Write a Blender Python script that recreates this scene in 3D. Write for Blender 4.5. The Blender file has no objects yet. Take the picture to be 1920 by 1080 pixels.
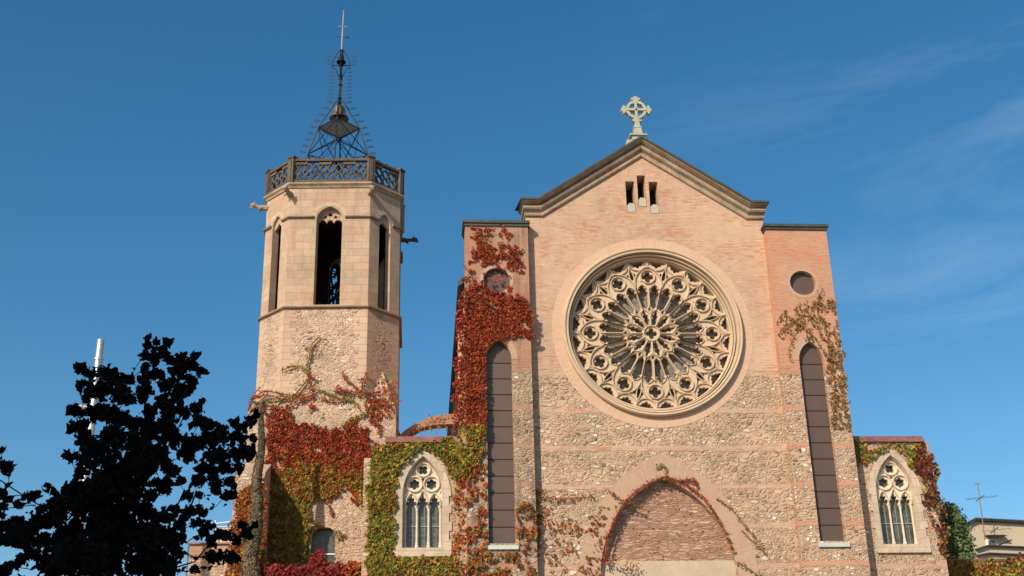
import bpy, math, random
from mathutils import Vector, Matrix, noise
from mathutils.geometry import tessellate_polygon
random.seed(7)
R = math.radians
D = bpy.data
scn = bpy.context.scene
COL = scn.collection

# ------------------------------------------------------------------ camera
CF, CYAW, CPITCH, CROLL = 2255.07, .079987, .373615, -.023658      # focal length in photo pixels, angles
CPOS = Vector((-9.8388, -47.3964, 1.6)); PX, PY = 961.03, 630.02   # principal point in photo pixels
fw = Vector((math.sin(CYAW)*math.cos(CPITCH), math.cos(CYAW)*math.cos(CPITCH), math.sin(CPITCH)))
rt0 = Vector((math.cos(CYAW), -math.sin(CYAW), 0)); up0 = rt0.cross(fw)
rt = rt0*math.cos(CROLL)+up0*math.sin(CROLL); upv = -rt0*math.sin(CROLL)+up0*math.cos(CROLL)
cam_d = D.cameras.new('camera'); cam = D.objects.new('camera', cam_d); COL.objects.link(cam)
M = Matrix((rt, upv, -fw)).transposed().to_4x4(); M.translation = CPOS
cam.matrix_world = M
cam_d.sensor_width = 36; cam_d.lens = CF/1920*36
cam_d.shift_x = -(PX-960)/1920; cam_d.shift_y = (PY-540)/1920
cam_d.clip_end = 4000
scn.camera = cam
def at(px, py, y):                                                 # photo pixel -> point on the plane Y = y
    d = fw*CF+rt*(px-PX)-upv*(py-PY); t = (y-CPOS.y)/d.y
    return CPOS+d*t

# ------------------------------------------------------------------ light
SUN_EL, SUN_AZ = 31, 38          # degrees; azimuth measured from the facade's outward normal towards the left
sd = Vector((-math.sin(R(SUN_AZ))*math.cos(R(SUN_EL)), -math.cos(R(SUN_AZ))*math.cos(R(SUN_EL)), math.sin(R(SUN_EL))))
sl = D.lights.new('sun', 'SUN'); sl.energy = 4.6; sl.angle = R(.5); sl.color = (1, .87, .70)
so = D.objects.new('sun', sl); COL.objects.link(so); so.rotation_euler = sd.to_track_quat('Z', 'Y').to_euler()
w = D.worlds.new('World'); scn.world = w; w.use_nodes = True
nt = w.node_tree; nt.nodes.clear()
wo = nt.nodes.new('ShaderNodeOutputWorld'); bg = nt.nodes.new('ShaderNodeBackground')
sky = nt.nodes.new('ShaderNodeTexSky'); sky.sky_type = 'NISHITA'; sky.sun_disc = False
sky.sun_elevation = R(SUN_EL); sky.sun_rotation = math.atan2(sd.x, sd.y)
sky.air_density = 1.0; sky.dust_density = 1.0; sky.ozone_density = 1.6
bg.inputs[1].default_value = .128
tc = nt.nodes.new('ShaderNodeTexCoord'); mp = nt.nodes.new('ShaderNodeMapping'); nz = nt.nodes.new('ShaderNodeTexNoise')
mp.inputs['Scale'].default_value = (1.2, 1, 4.5); mp.inputs['Rotation'].default_value = (0, R(-50), R(20)); mp.inputs['Location'].default_value = (.35, .2, .4)
nz.inputs['Scale'].default_value = 2.2; nz.inputs['Detail'].default_value = 7; nz.inputs['Roughness'].default_value = .62; nz.inputs['Distortion'].default_value = .6
rmp = nt.nodes.new('ShaderNodeValToRGB'); rmp.color_ramp.elements[0].position = .52; rmp.color_ramp.elements[1].position = .85
rmp.color_ramp.elements[1].color = (.20, .20, .20, 1)
mxc = nt.nodes.new('ShaderNodeMixRGB'); mxc.inputs[2].default_value = (7.2, 8.2, 9.0, 1)
L = nt.links.new
L(tc.outputs['Generated'], mp.inputs[0]); L(mp.outputs[0], nz.inputs[0]); L(nz.outputs[0], rmp.inputs[0])
sx_ = nt.nodes.new('ShaderNodeSeparateXYZ'); rx_ = nt.nodes.new('ShaderNodeMapRange'); mm_ = nt.nodes.new('ShaderNodeMath'); mm_.operation = 'MULTIPLY'
rx_.inputs[1].default_value = .12; rx_.inputs[2].default_value = .42; L(tc.outputs['Generated'], sx_.inputs[0]); L(sx_.outputs[0], rx_.inputs[0])
L(rmp.outputs[0], mm_.inputs[0]); L(rx_.outputs[0], mm_.inputs[1]); L(mm_.outputs[0], mxc.inputs[0]); L(sky.outputs[0], mxc.inputs[1]); hs = nt.nodes.new('ShaderNodeHueSaturation'); hs.inputs['Saturation'].default_value = 1.37; hs.inputs['Hue'].default_value = .4925; L(mxc.outputs[0], hs.inputs['Color']); L(hs.outputs[0], bg.inputs[0]); L(bg.outputs[0], wo.inputs[0])
scn.view_settings.view_transform = 'Standard'; scn.view_settings.look = 'None'
scn.view_settings.exposure = .06; scn.view_settings.gamma = 1
scn.render.engine = 'CYCLES'; scn.cycles.max_bounces = 6; scn.cycles.use_denoising = True

# ------------------------------------------------------------------ material helpers
class NT:
    def __init__(s, name, rough=.85, spec=.2):
        s.m = D.materials.new(name); s.m.use_nodes = True; s.t = s.m.node_tree; s.b = s.t.nodes['Principled BSDF']
        s.b.inputs['Roughness'].default_value = rough; s.b.inputs['Specular IOR Level'].default_value = spec
    def n(s, typ, ins=None, **kw):
        o = s.t.nodes.new('ShaderNode'+typ)
        for k, v in kw.items(): setattr(o, k, v)
        for k, v in (ins or {}).items(): s.put(o.inputs[k], v)
        return o
    def put(s, sock, v):
        if isinstance(v, bpy.types.NodeSocket): s.t.links.new(v, sock)
        elif isinstance(v, bpy.types.Node): s.t.links.new(v.outputs[0], sock)
        elif isinstance(v, (tuple, list)) and sock.type == 'RGBA' and len(v) == 3: sock.default_value = (*v, 1)
        else: sock.default_value = v
    def math(s, op, a, b=0., c=None, clamp=False):
        o = s.n('Math', operation=op, use_clamp=clamp); s.put(o.inputs[0], a); s.put(o.inputs[1], b)
        if c is not None: s.put(o.inputs[2], c)
        return o.outputs[0]
    def mix(s, f, a, b, blend='MIX'):
        o = s.n('MixRGB', blend_type=blend); s.put(o.inputs[0], f); s.put(o.inputs[1], a); s.put(o.inputs[2], b); return o.outputs[0]
    def ramp(s, v, stops, interp='LINEAR'):
        o = s.n('ValToRGB'); e = o.color_ramp; e.interpolation = interp
        while len(e.elements) < len(stops): e.elements.new(.5)
        for el, (p, c) in zip(e.elements, stops):
            el.position = p; el.color = (c, c, c, 1) if isinstance(c, (int, float)) else (*c, 1)
        s.put(o.inputs[0], v); return o.outputs[0]
    def vec(s, x, y, z=0.):
        o = s.n('CombineXYZ'); s.put(o.inputs[0], x); s.put(o.inputs[1], y); s.put(o.inputs[2], z); return o.outputs[0]
    def noise(s, v, sc, det=4, ro=.55, dist=0):
        return s.n('TexNoise', {'Vector': v, 'Scale': sc, 'Detail': det, 'Roughness': ro, 'Distortion': dist})
    def uv(s):
        o = s.n('SeparateXYZ', {0: s.n('UVMap').outputs[0]}); return o.outputs[0], o.outputs[1]
    def out(s, col, height=None, strength=.5, dist=.03):
        s.put(s.b.inputs['Base Color'], col)
        if height is not None:
            s.put(s.b.inputs['Normal'], s.n('Bump', {'Height': height, 'Strength': strength, 'Distance': dist}).outputs[0])
        return s.m

def simple(name, col, rough=.8, var=.15, sc=3., metal=0, spec=.2, bump=.15, coord='Object'):
    k = NT(name, rough, spec); v = k.n('TexCoord').outputs[coord]
    n1 = k.noise(v, sc, 6, .6); n2 = k.noise(v, sc*9, 3, .6)
    f = k.math('ADD', k.math('MULTIPLY', n1.outputs[0], .65), k.math('MULTIPLY', n2.outputs[0], .35))
    lo = tuple(c*(1-var*1.6) for c in col); hi = tuple(min(1, c*(1+var*1.6)) for c in col)
    k.b.inputs['Metallic'].default_value = metal
    return k.out(k.ramp(f, [(.3, lo), (.7, hi)]), f, bump, .02)

def brick_layer(k, u, v, c1, c2, mortar, bw=.29, rh=.072, ms=.014):
    b = k.n('TexBrick', {'Vector': k.vec(u, v), 'Color1': c1, 'Color2': c2, 'Mortar': mortar, 'Scale': 1., 'Mortar Size': ms,
            'Mortar Smooth': .2, 'Bias': 0., 'Brick Width': bw, 'Row Height': rh}, offset=.5)
    return b

def rubble_layer(k, u, v, sc=1., mortar=(.51, .355, .235), big=0.5):
    wn = k.noise(k.vec(u, v), 2.2, 3)
    ws = k.n('SeparateXYZ', {0: wn.outputs[1]})
    uu = k.math('ADD', u, k.math('MULTIPLY', k.math('SUBTRACT', ws.outputs[0], .5), .25))
    vv = k.math('ADD', v, k.math('MULTIPLY', k.math('SUBTRACT', ws.outputs[1], .5), .16))
    cols = [(0, (.21, .15, .11)), (.07, (.48, .32, .20)), (.22, (.60, .42, .27)), (.38, (.34, .25, .18)), (.45, (.64, .46, .30)), (.58, (.52, .28, .17)),
            (.66, (.66, .51, .36)), (.75, (.35, .31, .27)), (.80, (.72, .59, .44)), (.87, (.86, .76, .60))]
    res = []
    for (a, b) in ((3.7*sc, 6.2*sc), (6.0*sc, 10.0*sc)):
        P = k.vec(k.math('MULTIPLY', uu, a), k.math('MULTIPLY', vv, b))
        vo = k.n('TexVoronoi', {'Vector': P, 'Scale': 1., 'Randomness': .95})
        ve = k.n('TexVoronoi', {'Vector': P, 'Scale': 1., 'Randomness': .95}, feature='DISTANCE_TO_EDGE')
        rnd = k.n('SeparateXYZ', {0: vo.outputs['Color']}).outputs[0]
        c = k.ramp(rnd, cols, 'CONSTANT')
        rgh = k.noise(k.vec(u, v), 14, 3).outputs[0]
        c = k.mix(.5, c, k.ramp(rgh, [(.3, .55), (.7, 1.0)]), 'MULTIPLY')
        thr = k.math('ADD', -.01, k.math('MULTIPLY', k.noise(k.vec(u, v), 3, 3).outputs[0], .15))
        em = k.math('DIVIDE', k.math('SUBTRACT', ve.outputs['Distance'], thr), .14, clamp=True)
        cc = k.mix(em, mortar, c)
        cv = k.math('MULTIPLY', k.math('MULTIPLY', em, k.math('SUBTRACT', 1., em)), 1.5, clamp=True)
        cc = k.mix(cv, cc, (.20, .14, .10)); res.append((cc, em))
    sel = k.ramp(k.noise(k.vec(u, v), .9, 2).outputs[0], [(big-.05, 0.), (big+.05, 1.)])
    return k.mix(sel, res[0][0], res[1][0]), k.mix(sel, res[0][1], res[1][1])

def masonry(name, top=18.68, tone=1., pale=.75, redder=0., bands=True, plaster=(.66, .455, .31), wash_rubble=.2, stain=.0):
    k = NT(name, .92, .12); u, v = k.uv()
    r = redder
    b = brick_layer(k, u, v, (.50+.06*r, .24-.03*r, .145-.03*r), (.60, .37-.08*r, .24-.06*r), (.58, .43-.05*r, .31-.05*r))
    patch = k.noise(k.vec(u, v), .38, 5, .6).outputs[0]
    streak = k.noise(k.vec(k.math('MULTIPLY', u, 1.6), k.math('MULTIPLY', v, 13.7)), 1., 4, .65).outputs[0]
    f = k.math('ADD', k.math('MULTIPLY', patch, 1.1), k.math('MULTIPLY', streak, 1.25))
    f = k.ramp(f, [(1.02-.1*pale-.0, 1.), (1.42-.1*pale, 0.)])           # 1 = plaster wash
    f = k.ramp(k.math('MULTIPLY', k.math('ADD', k.math('MULTIPLY', patch, 1.0), k.math('MULTIPLY', streak, 1.0)), .5), [(.44+.06*(pale-.5), 1.), (.60+.06*(pale-.5), 0.)])
    pl = k.mix(k.noise(k.vec(u, v), 1.7, 5, .6).outputs[0], tuple(c*.86 for c in plaster), tuple(min(1, c*1.10) for c in plaster))
    bc = k.mix(k.math('MULTIPLY', f, .35+.6*pale), b.outputs[0], pl)
    s2 = k.noise(k.vec(k.math('MULTIPLY', u, 2.3), k.math('MULTIPLY', v, 14.)), 1., 3, .7).outputs[0]
    p2 = k.noise(k.vec(k.math('MULTIPLY', u, .45), k.math('MULTIPLY', v, .8)), 1., 5, .65).outputs[0]
    rs_ = k.ramp(k.math('ADD', k.math('MULTIPLY', s2, .6), k.math('MULTIPLY', p2, .4)), [(.535-.03*redder, 0.), (.565-.03*redder, 1.)])
    bc = k.mix(k.math('MULTIPLY', rs_, .75), bc, (.58, .24, .145))
    cr_ = k.ramp(k.noise(k.vec(k.math('MULTIPLY', u, 1.), k.math('MULTIPLY', v, 3.)), 1.6, 5, .7).outputs[0], [(.56, 0.), (.68, .6)])
    bc = k.mix(k.math('MULTIPLY', cr_, pale), bc, (.78, .60, .44))
    hb = k.math('SUBTRACT', 1., b.outputs[1])
    rub, em = rubble_layer(k, u, v)
    wm = k.math('MULTIPLY', k.ramp(k.noise(k.vec(u, v), .8, 4).outputs[0], [(.45, 0.), (.62, 1.)]), wash_rubble*2.2, clamp=True)
    rub = k.mix(wm, rub, pl)
    edge = k.math('MULTIPLY', k.math('SUBTRACT', k.noise(k.vec(u, v), 3.5, 3).outputs[0], .5), .22)
    ve = k.math('ADD', v, edge)
    m = k.math('MULTIPLY', k.math('ADD', k.math('SUBTRACT', ve, top), .05), 9., clamp=True)
    if bands:
        q = k.math('PINGPONG', k.math('SUBTRACT', ve, 12.03-1.63*10), 1.63/2)
        bm_ = k.math('MULTIPLY', k.math('MULTIPLY', k.math('SUBTRACT', .15, q), 12., clamp=True), k.ramp(k.noise(k.vec(u, v), 1.3, 4, .7).outputs[0], [(.30, .45), (.46, 1.)]))
        m = k.math('MAXIMUM', m, bm_)
    c = k.mix(m, rub, bc)
    big = k.noise(k.vec(u, v), .22, 4, .6).outputs[0]
    c = k.mix(.55, c, k.ramp(big, [(.3, .78), (.7, 1.08)]), 'MULTIPLY')
    if stain:
        st = k.noise(k.vec(k.math('MULTIPLY', u, 3.), k.math('MULTIPLY', v, .35)), 1., 4, .6).outputs[0]
        c = k.mix(k.math('MULTIPLY', k.ramp(st, [(.5, 0.), (.7, 1.)]), stain), c, (.16, .12, .10))
    if tone != 1: c = k.mix(1., c, (tone, tone, tone), 'MULTIPLY')
    h = k.mix(m, em, hb)
    return k.out(c, h, .8, .05)

def ashlar(name, col=(.56, .405, .28), bw=.78, rh=.37, dark=.0, redstone=.42):
    k = NT(name, .9, .12); u, v = k.uv()
    b = brick_layer(k, u, v, col, tuple(c*.84 for c in col), tuple(c*.60 for c in col), bw, rh, .009)
    cell = k.n('TexVoronoi', {'Vector': k.vec(k.math('MULTIPLY', u, 1.4), k.math('MULTIPLY', v, 3.)), 'Scale': 1.})
    rr = k.n('SeparateXYZ', {0: cell.outputs['Color']}).outputs[1]
    c = k.mix(k.math('MULTIPLY', k.math('GREATER_THAN', rr, .72), redstone), b.outputs[0], (.52, .30, .20))
    n1 = k.noise(k.vec(u, v), .7, 6, .65).outputs[0]; n2 = k.noise(k.vec(u, v), 12, 4, .6).outputs[0]
    c = k.mix(.8, c, k.ramp(n1, [(.3, .80), (.7, 1.1)]), 'MULTIPLY')
    c = k.mix(.6, c, k.ramp(n2, [(.3, .85), (.7, 1.05)]), 'MULTIPLY')
    st = k.noise(k.vec(k.math('MULTIPLY', u, 2.6), k.math('MULTIPLY', v, .45)), 1., 5, .7).outputs[0]
    c = k.mix(k.ramp(st, [(.48, 0.), (.72, .6)]), c, tuple(x*.5 for x in col))
    if dark: c = k.mix(k.math('MULTIPLY', k.ramp(k.noise(k.vec(u, v), 1.4, 6, .7).outputs[0], [(.42, 0.), (.62, 1.)]), dark), c, (.12, .10, .08))
    return k.out(c, k.math('ADD', k.math('MULTIPLY', k.math('SUBTRACT', 1., b.outputs[1]), 1.), k.math('MULTIPLY', n2, .5)), .4, .02)

def tower_rubble(name, half=1.95, tone=1.):
    k = NT(name, .92, .12); u, v = k.uv()
    rub, em = rubble_layer(k, u, v, 1.15, (.58, .42, .30), .5)
    pl = k.mix(k.noise(k.vec(u, v), 2.3, 5).outputs[0], (.50, .35, .245), (.66, .48, .34))
    wm = k.ramp(k.noise(k.vec(u, v), 1.1, 5, .6).outputs[0], [(.48, 0.), (.64, .7)])
    rub = k.mix(wm, rub, pl)
    b = brick_layer(k, u, v, (.57, .42, .295), (.54, .36, .25), (.49, .36, .255), .62, .34, .008)
    par = k.math('MULTIPLY', k.math('PINGPONG', k.math('MULTIPLY', v, 1.), .34), .9)
    q = k.math('GREATER_THAN', k.math('ADD', k.math('ABSOLUTE', u), k.math('ADD', k.math('MULTIPLY', k.math('GREATER_THAN', par, .15), .22), k.math('MULTIPLY', k.math('SUBTRACT', k.noise(k.vec(u, v), 2.0, 3, .6).outputs[0], .5), .55))), half-.40)
    c = k.mix(q, rub, b.outputs[0])
    c = k.mix(.7, c, k.ramp(k.noise(k.vec(u, v), .35, 5, .6).outputs[0], [(.3, .8), (.7, 1.08)]), 'MULTIPLY')
    c = k.mix(1., c, (tone, tone, tone), 'MULTIPLY')
    return k.out(c, k.mix(q, em, k.math('SUBTRACT', 1., b.outputs[1])), .8, .045)

def radial_brick(name, d=1.):
    k = NT(name, .92, .12); u, v = k.uv()
    b = k.n('TexBrick', {'Vector': k.vec(k.math('ADD', v, 0.), u), 'Color1': (.55*d, .31*d, .20*d), 'Color2': (.62*d, .42*d, .285*d), 'Mortar': (.64*d, .47*d, .34*d),
            'Scale': 1., 'Mortar Size': .012, 'Brick Width': .45, 'Row Height': .075}, offset=.35)
    n = k.noise(k.vec(u, v), .9, 5, .6).outputs[0]
    c = k.mix(k.ramp(n, [(.35, .0), (.65, .7)]), b.outputs[0], (.62*d, .43*d, .295*d))
    c = k.mix(.5, c, k.ramp(k.noise(k.vec(u, v), 8, 4).outputs[0], [(.3, .8), (.7, 1.05)]), 'MULTIPLY')
    return k.out(c, k.math('SUBTRACT', 1., b.outputs[1]), .4, .02)

def thin_stone(name):
    k = NT(name, .95, .08); u, v = k.uv()
    wn = k.n('SeparateXYZ', {0: k.noise(k.vec(u, v), 2.5, 4).outputs[1]})
    P = k.vec(k.math('MULTIPLY', k.math('ADD', u, k.math('MULTIPLY', wn.outputs[0], .4)), 2.6), k.math('MULTIPLY', k.math('ADD', v, k.math('MULTIPLY', wn.outputs[1], .25)), 13.))
    vo = k.n('TexVoronoi', {'Vector': P, 'Scale': 1.}); ve = k.n('TexVoronoi', {'Vector': P, 'Scale': 1.}, feature='DISTANCE_TO_EDGE')
    rnd = k.n('SeparateXYZ', {0: vo.outputs['Color']}).outputs[0]
    c = k.ramp(rnd, [(0, (.33, .19, .135)), (.2, (.46, .28, .19)), (.45, (.40, .245, .175)), (.6, (.53, .33, .23)), (.8, (.46, .24, .16)), (.92, (.58, .41, .29))], 'CONSTANT')
    em = k.math('DIVIDE', ve.outputs['Distance'], .16, clamp=True)
    c = k.mix(em, (.34, .21, .15), c)
    c = k.mix(.7, c, k.ramp(k.noise(k.vec(u, v), .9, 5, .65).outputs[0], [(.3, .75), (.7, 1.2)]), 'MULTIPLY')
    return k.out(c, em, .7, .04)
def rose_stone(name):
    k = NT(name, .88, .15); v = k.n('TexCoord').outputs['Object']
    n = k.noise(v, .9, 5, .6).outputs[0]; n2 = k.noise(v, 9, 4).outputs[0]
    c = k.ramp(n, [(.36, (.53, .41, .275)), (.50, (.60, .46, .31)), (.60, (.60, .44, .31)), (.70, (.58, .35, .26))])
    c = k.mix(.6, c, k.ramp(n2, [(.3, .82), (.7, 1.05)]), 'MULTIPLY')
    return k.out(c, n2, .25, .02)

def bark(name, col):
    k = NT(name, .95, .1); v = k.n('TexCoord').outputs['Object']
    mp = k.n('Mapping', {'Vector': v, 'Scale': (6, 6, 1.2)}).outputs[0]
    n = k.noise(mp, 3, 5, .65).outputs[0]
    return k.out(k.ramp(n, [(.3, tuple(c*.5 for c in col)), (.7, tuple(c*1.3 for c in col))]), n, .6, .03)

def leafmat(name, col, trans=.25, var=.35, rough=.6):
    k = NT(name, rough, .05 if rough > .9 else .2)
    n = k.noise(k.n('TexCoord').outputs['Object'], 2.7, 4, .6).outputs[0]
    c = k.ramp(n, [(.3, tuple(x*(1-var) for x in col)), (.7, tuple(min(1, x*(1+var)) for x in col))])
    k.put(k.b.inputs['Base Color'], c)
    tr = k.n('BsdfTranslucent', {'Color': c}); ms = k.n('MixShader', {0: trans})
    k.t.links.new(k.b.outputs[0], ms.inputs[1]); k.t.links.new(tr.outputs[0], ms.inputs[2])
    k.t.links.new(ms.outputs[0], k.t.nodes['Material Output'].inputs[0])
    return k.m

def glassmat(name, col, rough=.15, mesh=False):
    k = NT(name, rough, .5)
    n = k.noise(k.n('TexCoord').outputs['Object'], 6, 4).outputs[0]
    c = k.ramp(n, [(.3, tuple(x*.6 for x in col)), (.7, tuple(x*1.4 for x in col))])
    if mesh:
        k.b.inputs['Roughness'].default_value = .7
        n3 = k.noise(k.n('TexCoord').outputs['Object'], 11, 2).outputs[0]
        c = k.mix(k.ramp(n3, [(.58, 0.), (.64, 1.)]), c, tuple(x*.25 for x in col))
    return k.out(c, n, .1, .01)

MT = dict(
    facade=masonry('facade masonry', pale=.95, wash_rubble=.26, stain=.12, tone=.97),
    pilaster=masonry('pilaster masonry', pale=.12, redder=.8, plaster=(.58, .37, .25), wash_rubble=.15),
    pilaster_dark=masonry('weathered pilaster masonry', tone=.86, pale=.2, redder=.6, plaster=(.40, .27, .19), wash_rubble=.15, stain=.75),
    chapel=masonry('chapel masonry', top=99, pale=.6, redder=.3, wash_rubble=.12),
    infill=thin_stone('thin red rubble courses'), archbrick=masonry('flying arch brick', tone=.7, top=0, bands=False, pale=.4, redder=.8),
    nave=masonry('nave side masonry', top=0, bands=False, pale=.3, redder=.5),
    radial=radial_brick('radial brick voussoirs'), radial2=radial_brick('darker radial brick', .80), rim=ashlar('arch voussoir stone', (.60, .45, .32), .26, 3., 0, .2),
    rose=rose_stone('carved sandstone'),
    ashlar=ashlar('tower ashlar'), belt=ashlar('weathered belt stone', (.34, .25, .17), .9, .5, .5),
    cornice=ashlar('stained cornice stone', (.52, .40, .28), .8, .6, .55, .5),
    towrub=tower_rubble('tower rubble stone'), towrub_d=tower_rubble('tower rubble narrow faces', .98, .9), towbase=tower_rubble('tower base rubble', 99, .95),
    balust=ashlar('dark weathered balustrade stone', (.135, .115, .09), .8, .5, .6, .1),
    wstone=ashlar('window surround stone', (.64, .52, .38), .5, .36, 0, .12),
    slit=simple('grey weathered sill stone', (.46, .41, .34), .9, .15, 6), trac=simple('window tracery stone', (.66, .55, .41), .8, .12, 5),
    greystone=simple('grey carved stone', (.40, .39, .30), .9, .15, 4),
    iron=simple('black wrought iron', (.028, .030, .032), .55, .3, 8, .6, .4), iron2=simple('thin grey iron wire', (.045, .055, .065), .6, .2, 8, .4, .4),
    bronze=simple('aged bronze', (.20, .12, .07), .5, .3, 4, .5, .4), bronze_d=simple('dark bronze', (.03, .028, .025), .5, .3, 4, .5, .4),
    plate=simple('grey zinc sheet', (.52, .52, .48), .6, .15, 3, .2, .3), steel=simple('bright zinc steel', (.50, .51, .50), .42, .1, 2, .8, .5, .03),
    pcross=simple('weathered zinc', (.30, .30, .29), .5, .2, 5), white=simple('white painted iron', (.75, .74, .70), .5, .1, 5), coping=simple('dark lead coping', (.075, .082, .072), .6, .25, 2, .3, .3),
    copper=simple('oxidised copper flashing', (.30, .135, .105), .5, .35, 1.3, .3, .3), panel=simple('brown metal panel', (.125, .085, .070), .5, .06, 2, .25, .3, .03),
    seam=simple('panel joint shadow gap', (.02, .015, .013), .8), sill=simple('pale zinc sill', (.55, .60, .52), .5, .1, 2, .2, .3),
    void=simple('shade-darkened interior plaster', (.022, .015, .011), .95), lintel=simple('cream stone lintel', (.50, .40, .29), .85, .1, 2),  # void: shade inside the openings is put into a near-black plaster colour
    rglass=glassmat('meshed rose glazing', (.21, .195, .17), .6, True), glass=glassmat('leaded church glass', (.09, .095, .075), .18),
    lead=simple('glazing bar', (.30, .32, .29), .6), doorwood=simple('dark oak door', (.09, .05, .03), .6), roof=simple('clay roof tile', (.35, .16, .10), .9, .3, 3),
    beige=simple('beige render wall', (.50, .42, .30), .9, .06, .8, bump=.05), cream=simple('cream render wall', (.62, .54, .42), .9, .08, .8), dark_roof=simple('dark corrugated roof edge', (.05, .045, .05), .8),
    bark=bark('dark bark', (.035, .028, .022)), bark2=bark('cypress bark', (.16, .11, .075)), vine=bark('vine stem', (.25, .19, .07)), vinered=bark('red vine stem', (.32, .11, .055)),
    block=simple('grey render block', (.35, .32, .28), .9), wallbrick=masonry('garden wall masonry', tone=.8, top=0, bands=False, pale=.4, redder=.3),
)
LEAF = dict(
    red=leafmat('red creeper leaf', (.35, .050, .020)), crim=leafmat('crimson creeper leaf', (.27, .018, .030)), orange=leafmat('orange creeper leaf', (.43, .115, .030)),
    rust=leafmat('rust creeper leaf', (.27, .085, .03)), yell=leafmat('yellow green creeper leaf', (.40, .30, .045)), green=leafmat('green creeper leaf', (.155, .19, .030)),
    olive=leafmat('olive creeper leaf', (.24, .20, .040)), dry=leafmat('dry brown creeper leaf', (.24, .15, .055)), dark=leafmat('shade-darkened tree leaf', (.012, .011, .010), .04, .3, .95),  # dark: near-black base colour carries the shade on the foreground tree
    cyp=leafmat('cypress sprig', (.115, .13, .06), .1), cypb=leafmat('cypress dry sprig', (.20, .14, .085), .1), con=leafmat('conifer needle', (.075, .12, .045), .1), con2=leafmat('bright conifer needle', (.15, .20, .075), .1),
    brown=leafmat('deep red brown leaf', (.12, .028, .028)),
)

# ------------------------------------------------------------------ object helpers
def tagp(o, label=None, cat=None, group=None, kind=None):
    if label: o['label'] = label
    if cat: o['category'] = cat
    if group: o['group'] = group
    if kind: o['kind'] = kind
    return o
def empty(name, loc, label, cat, group=None):
    o = D.objects.new(name, None); COL.objects.link(o); o.location = loc; return tagp(o, label, cat, group)

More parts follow.
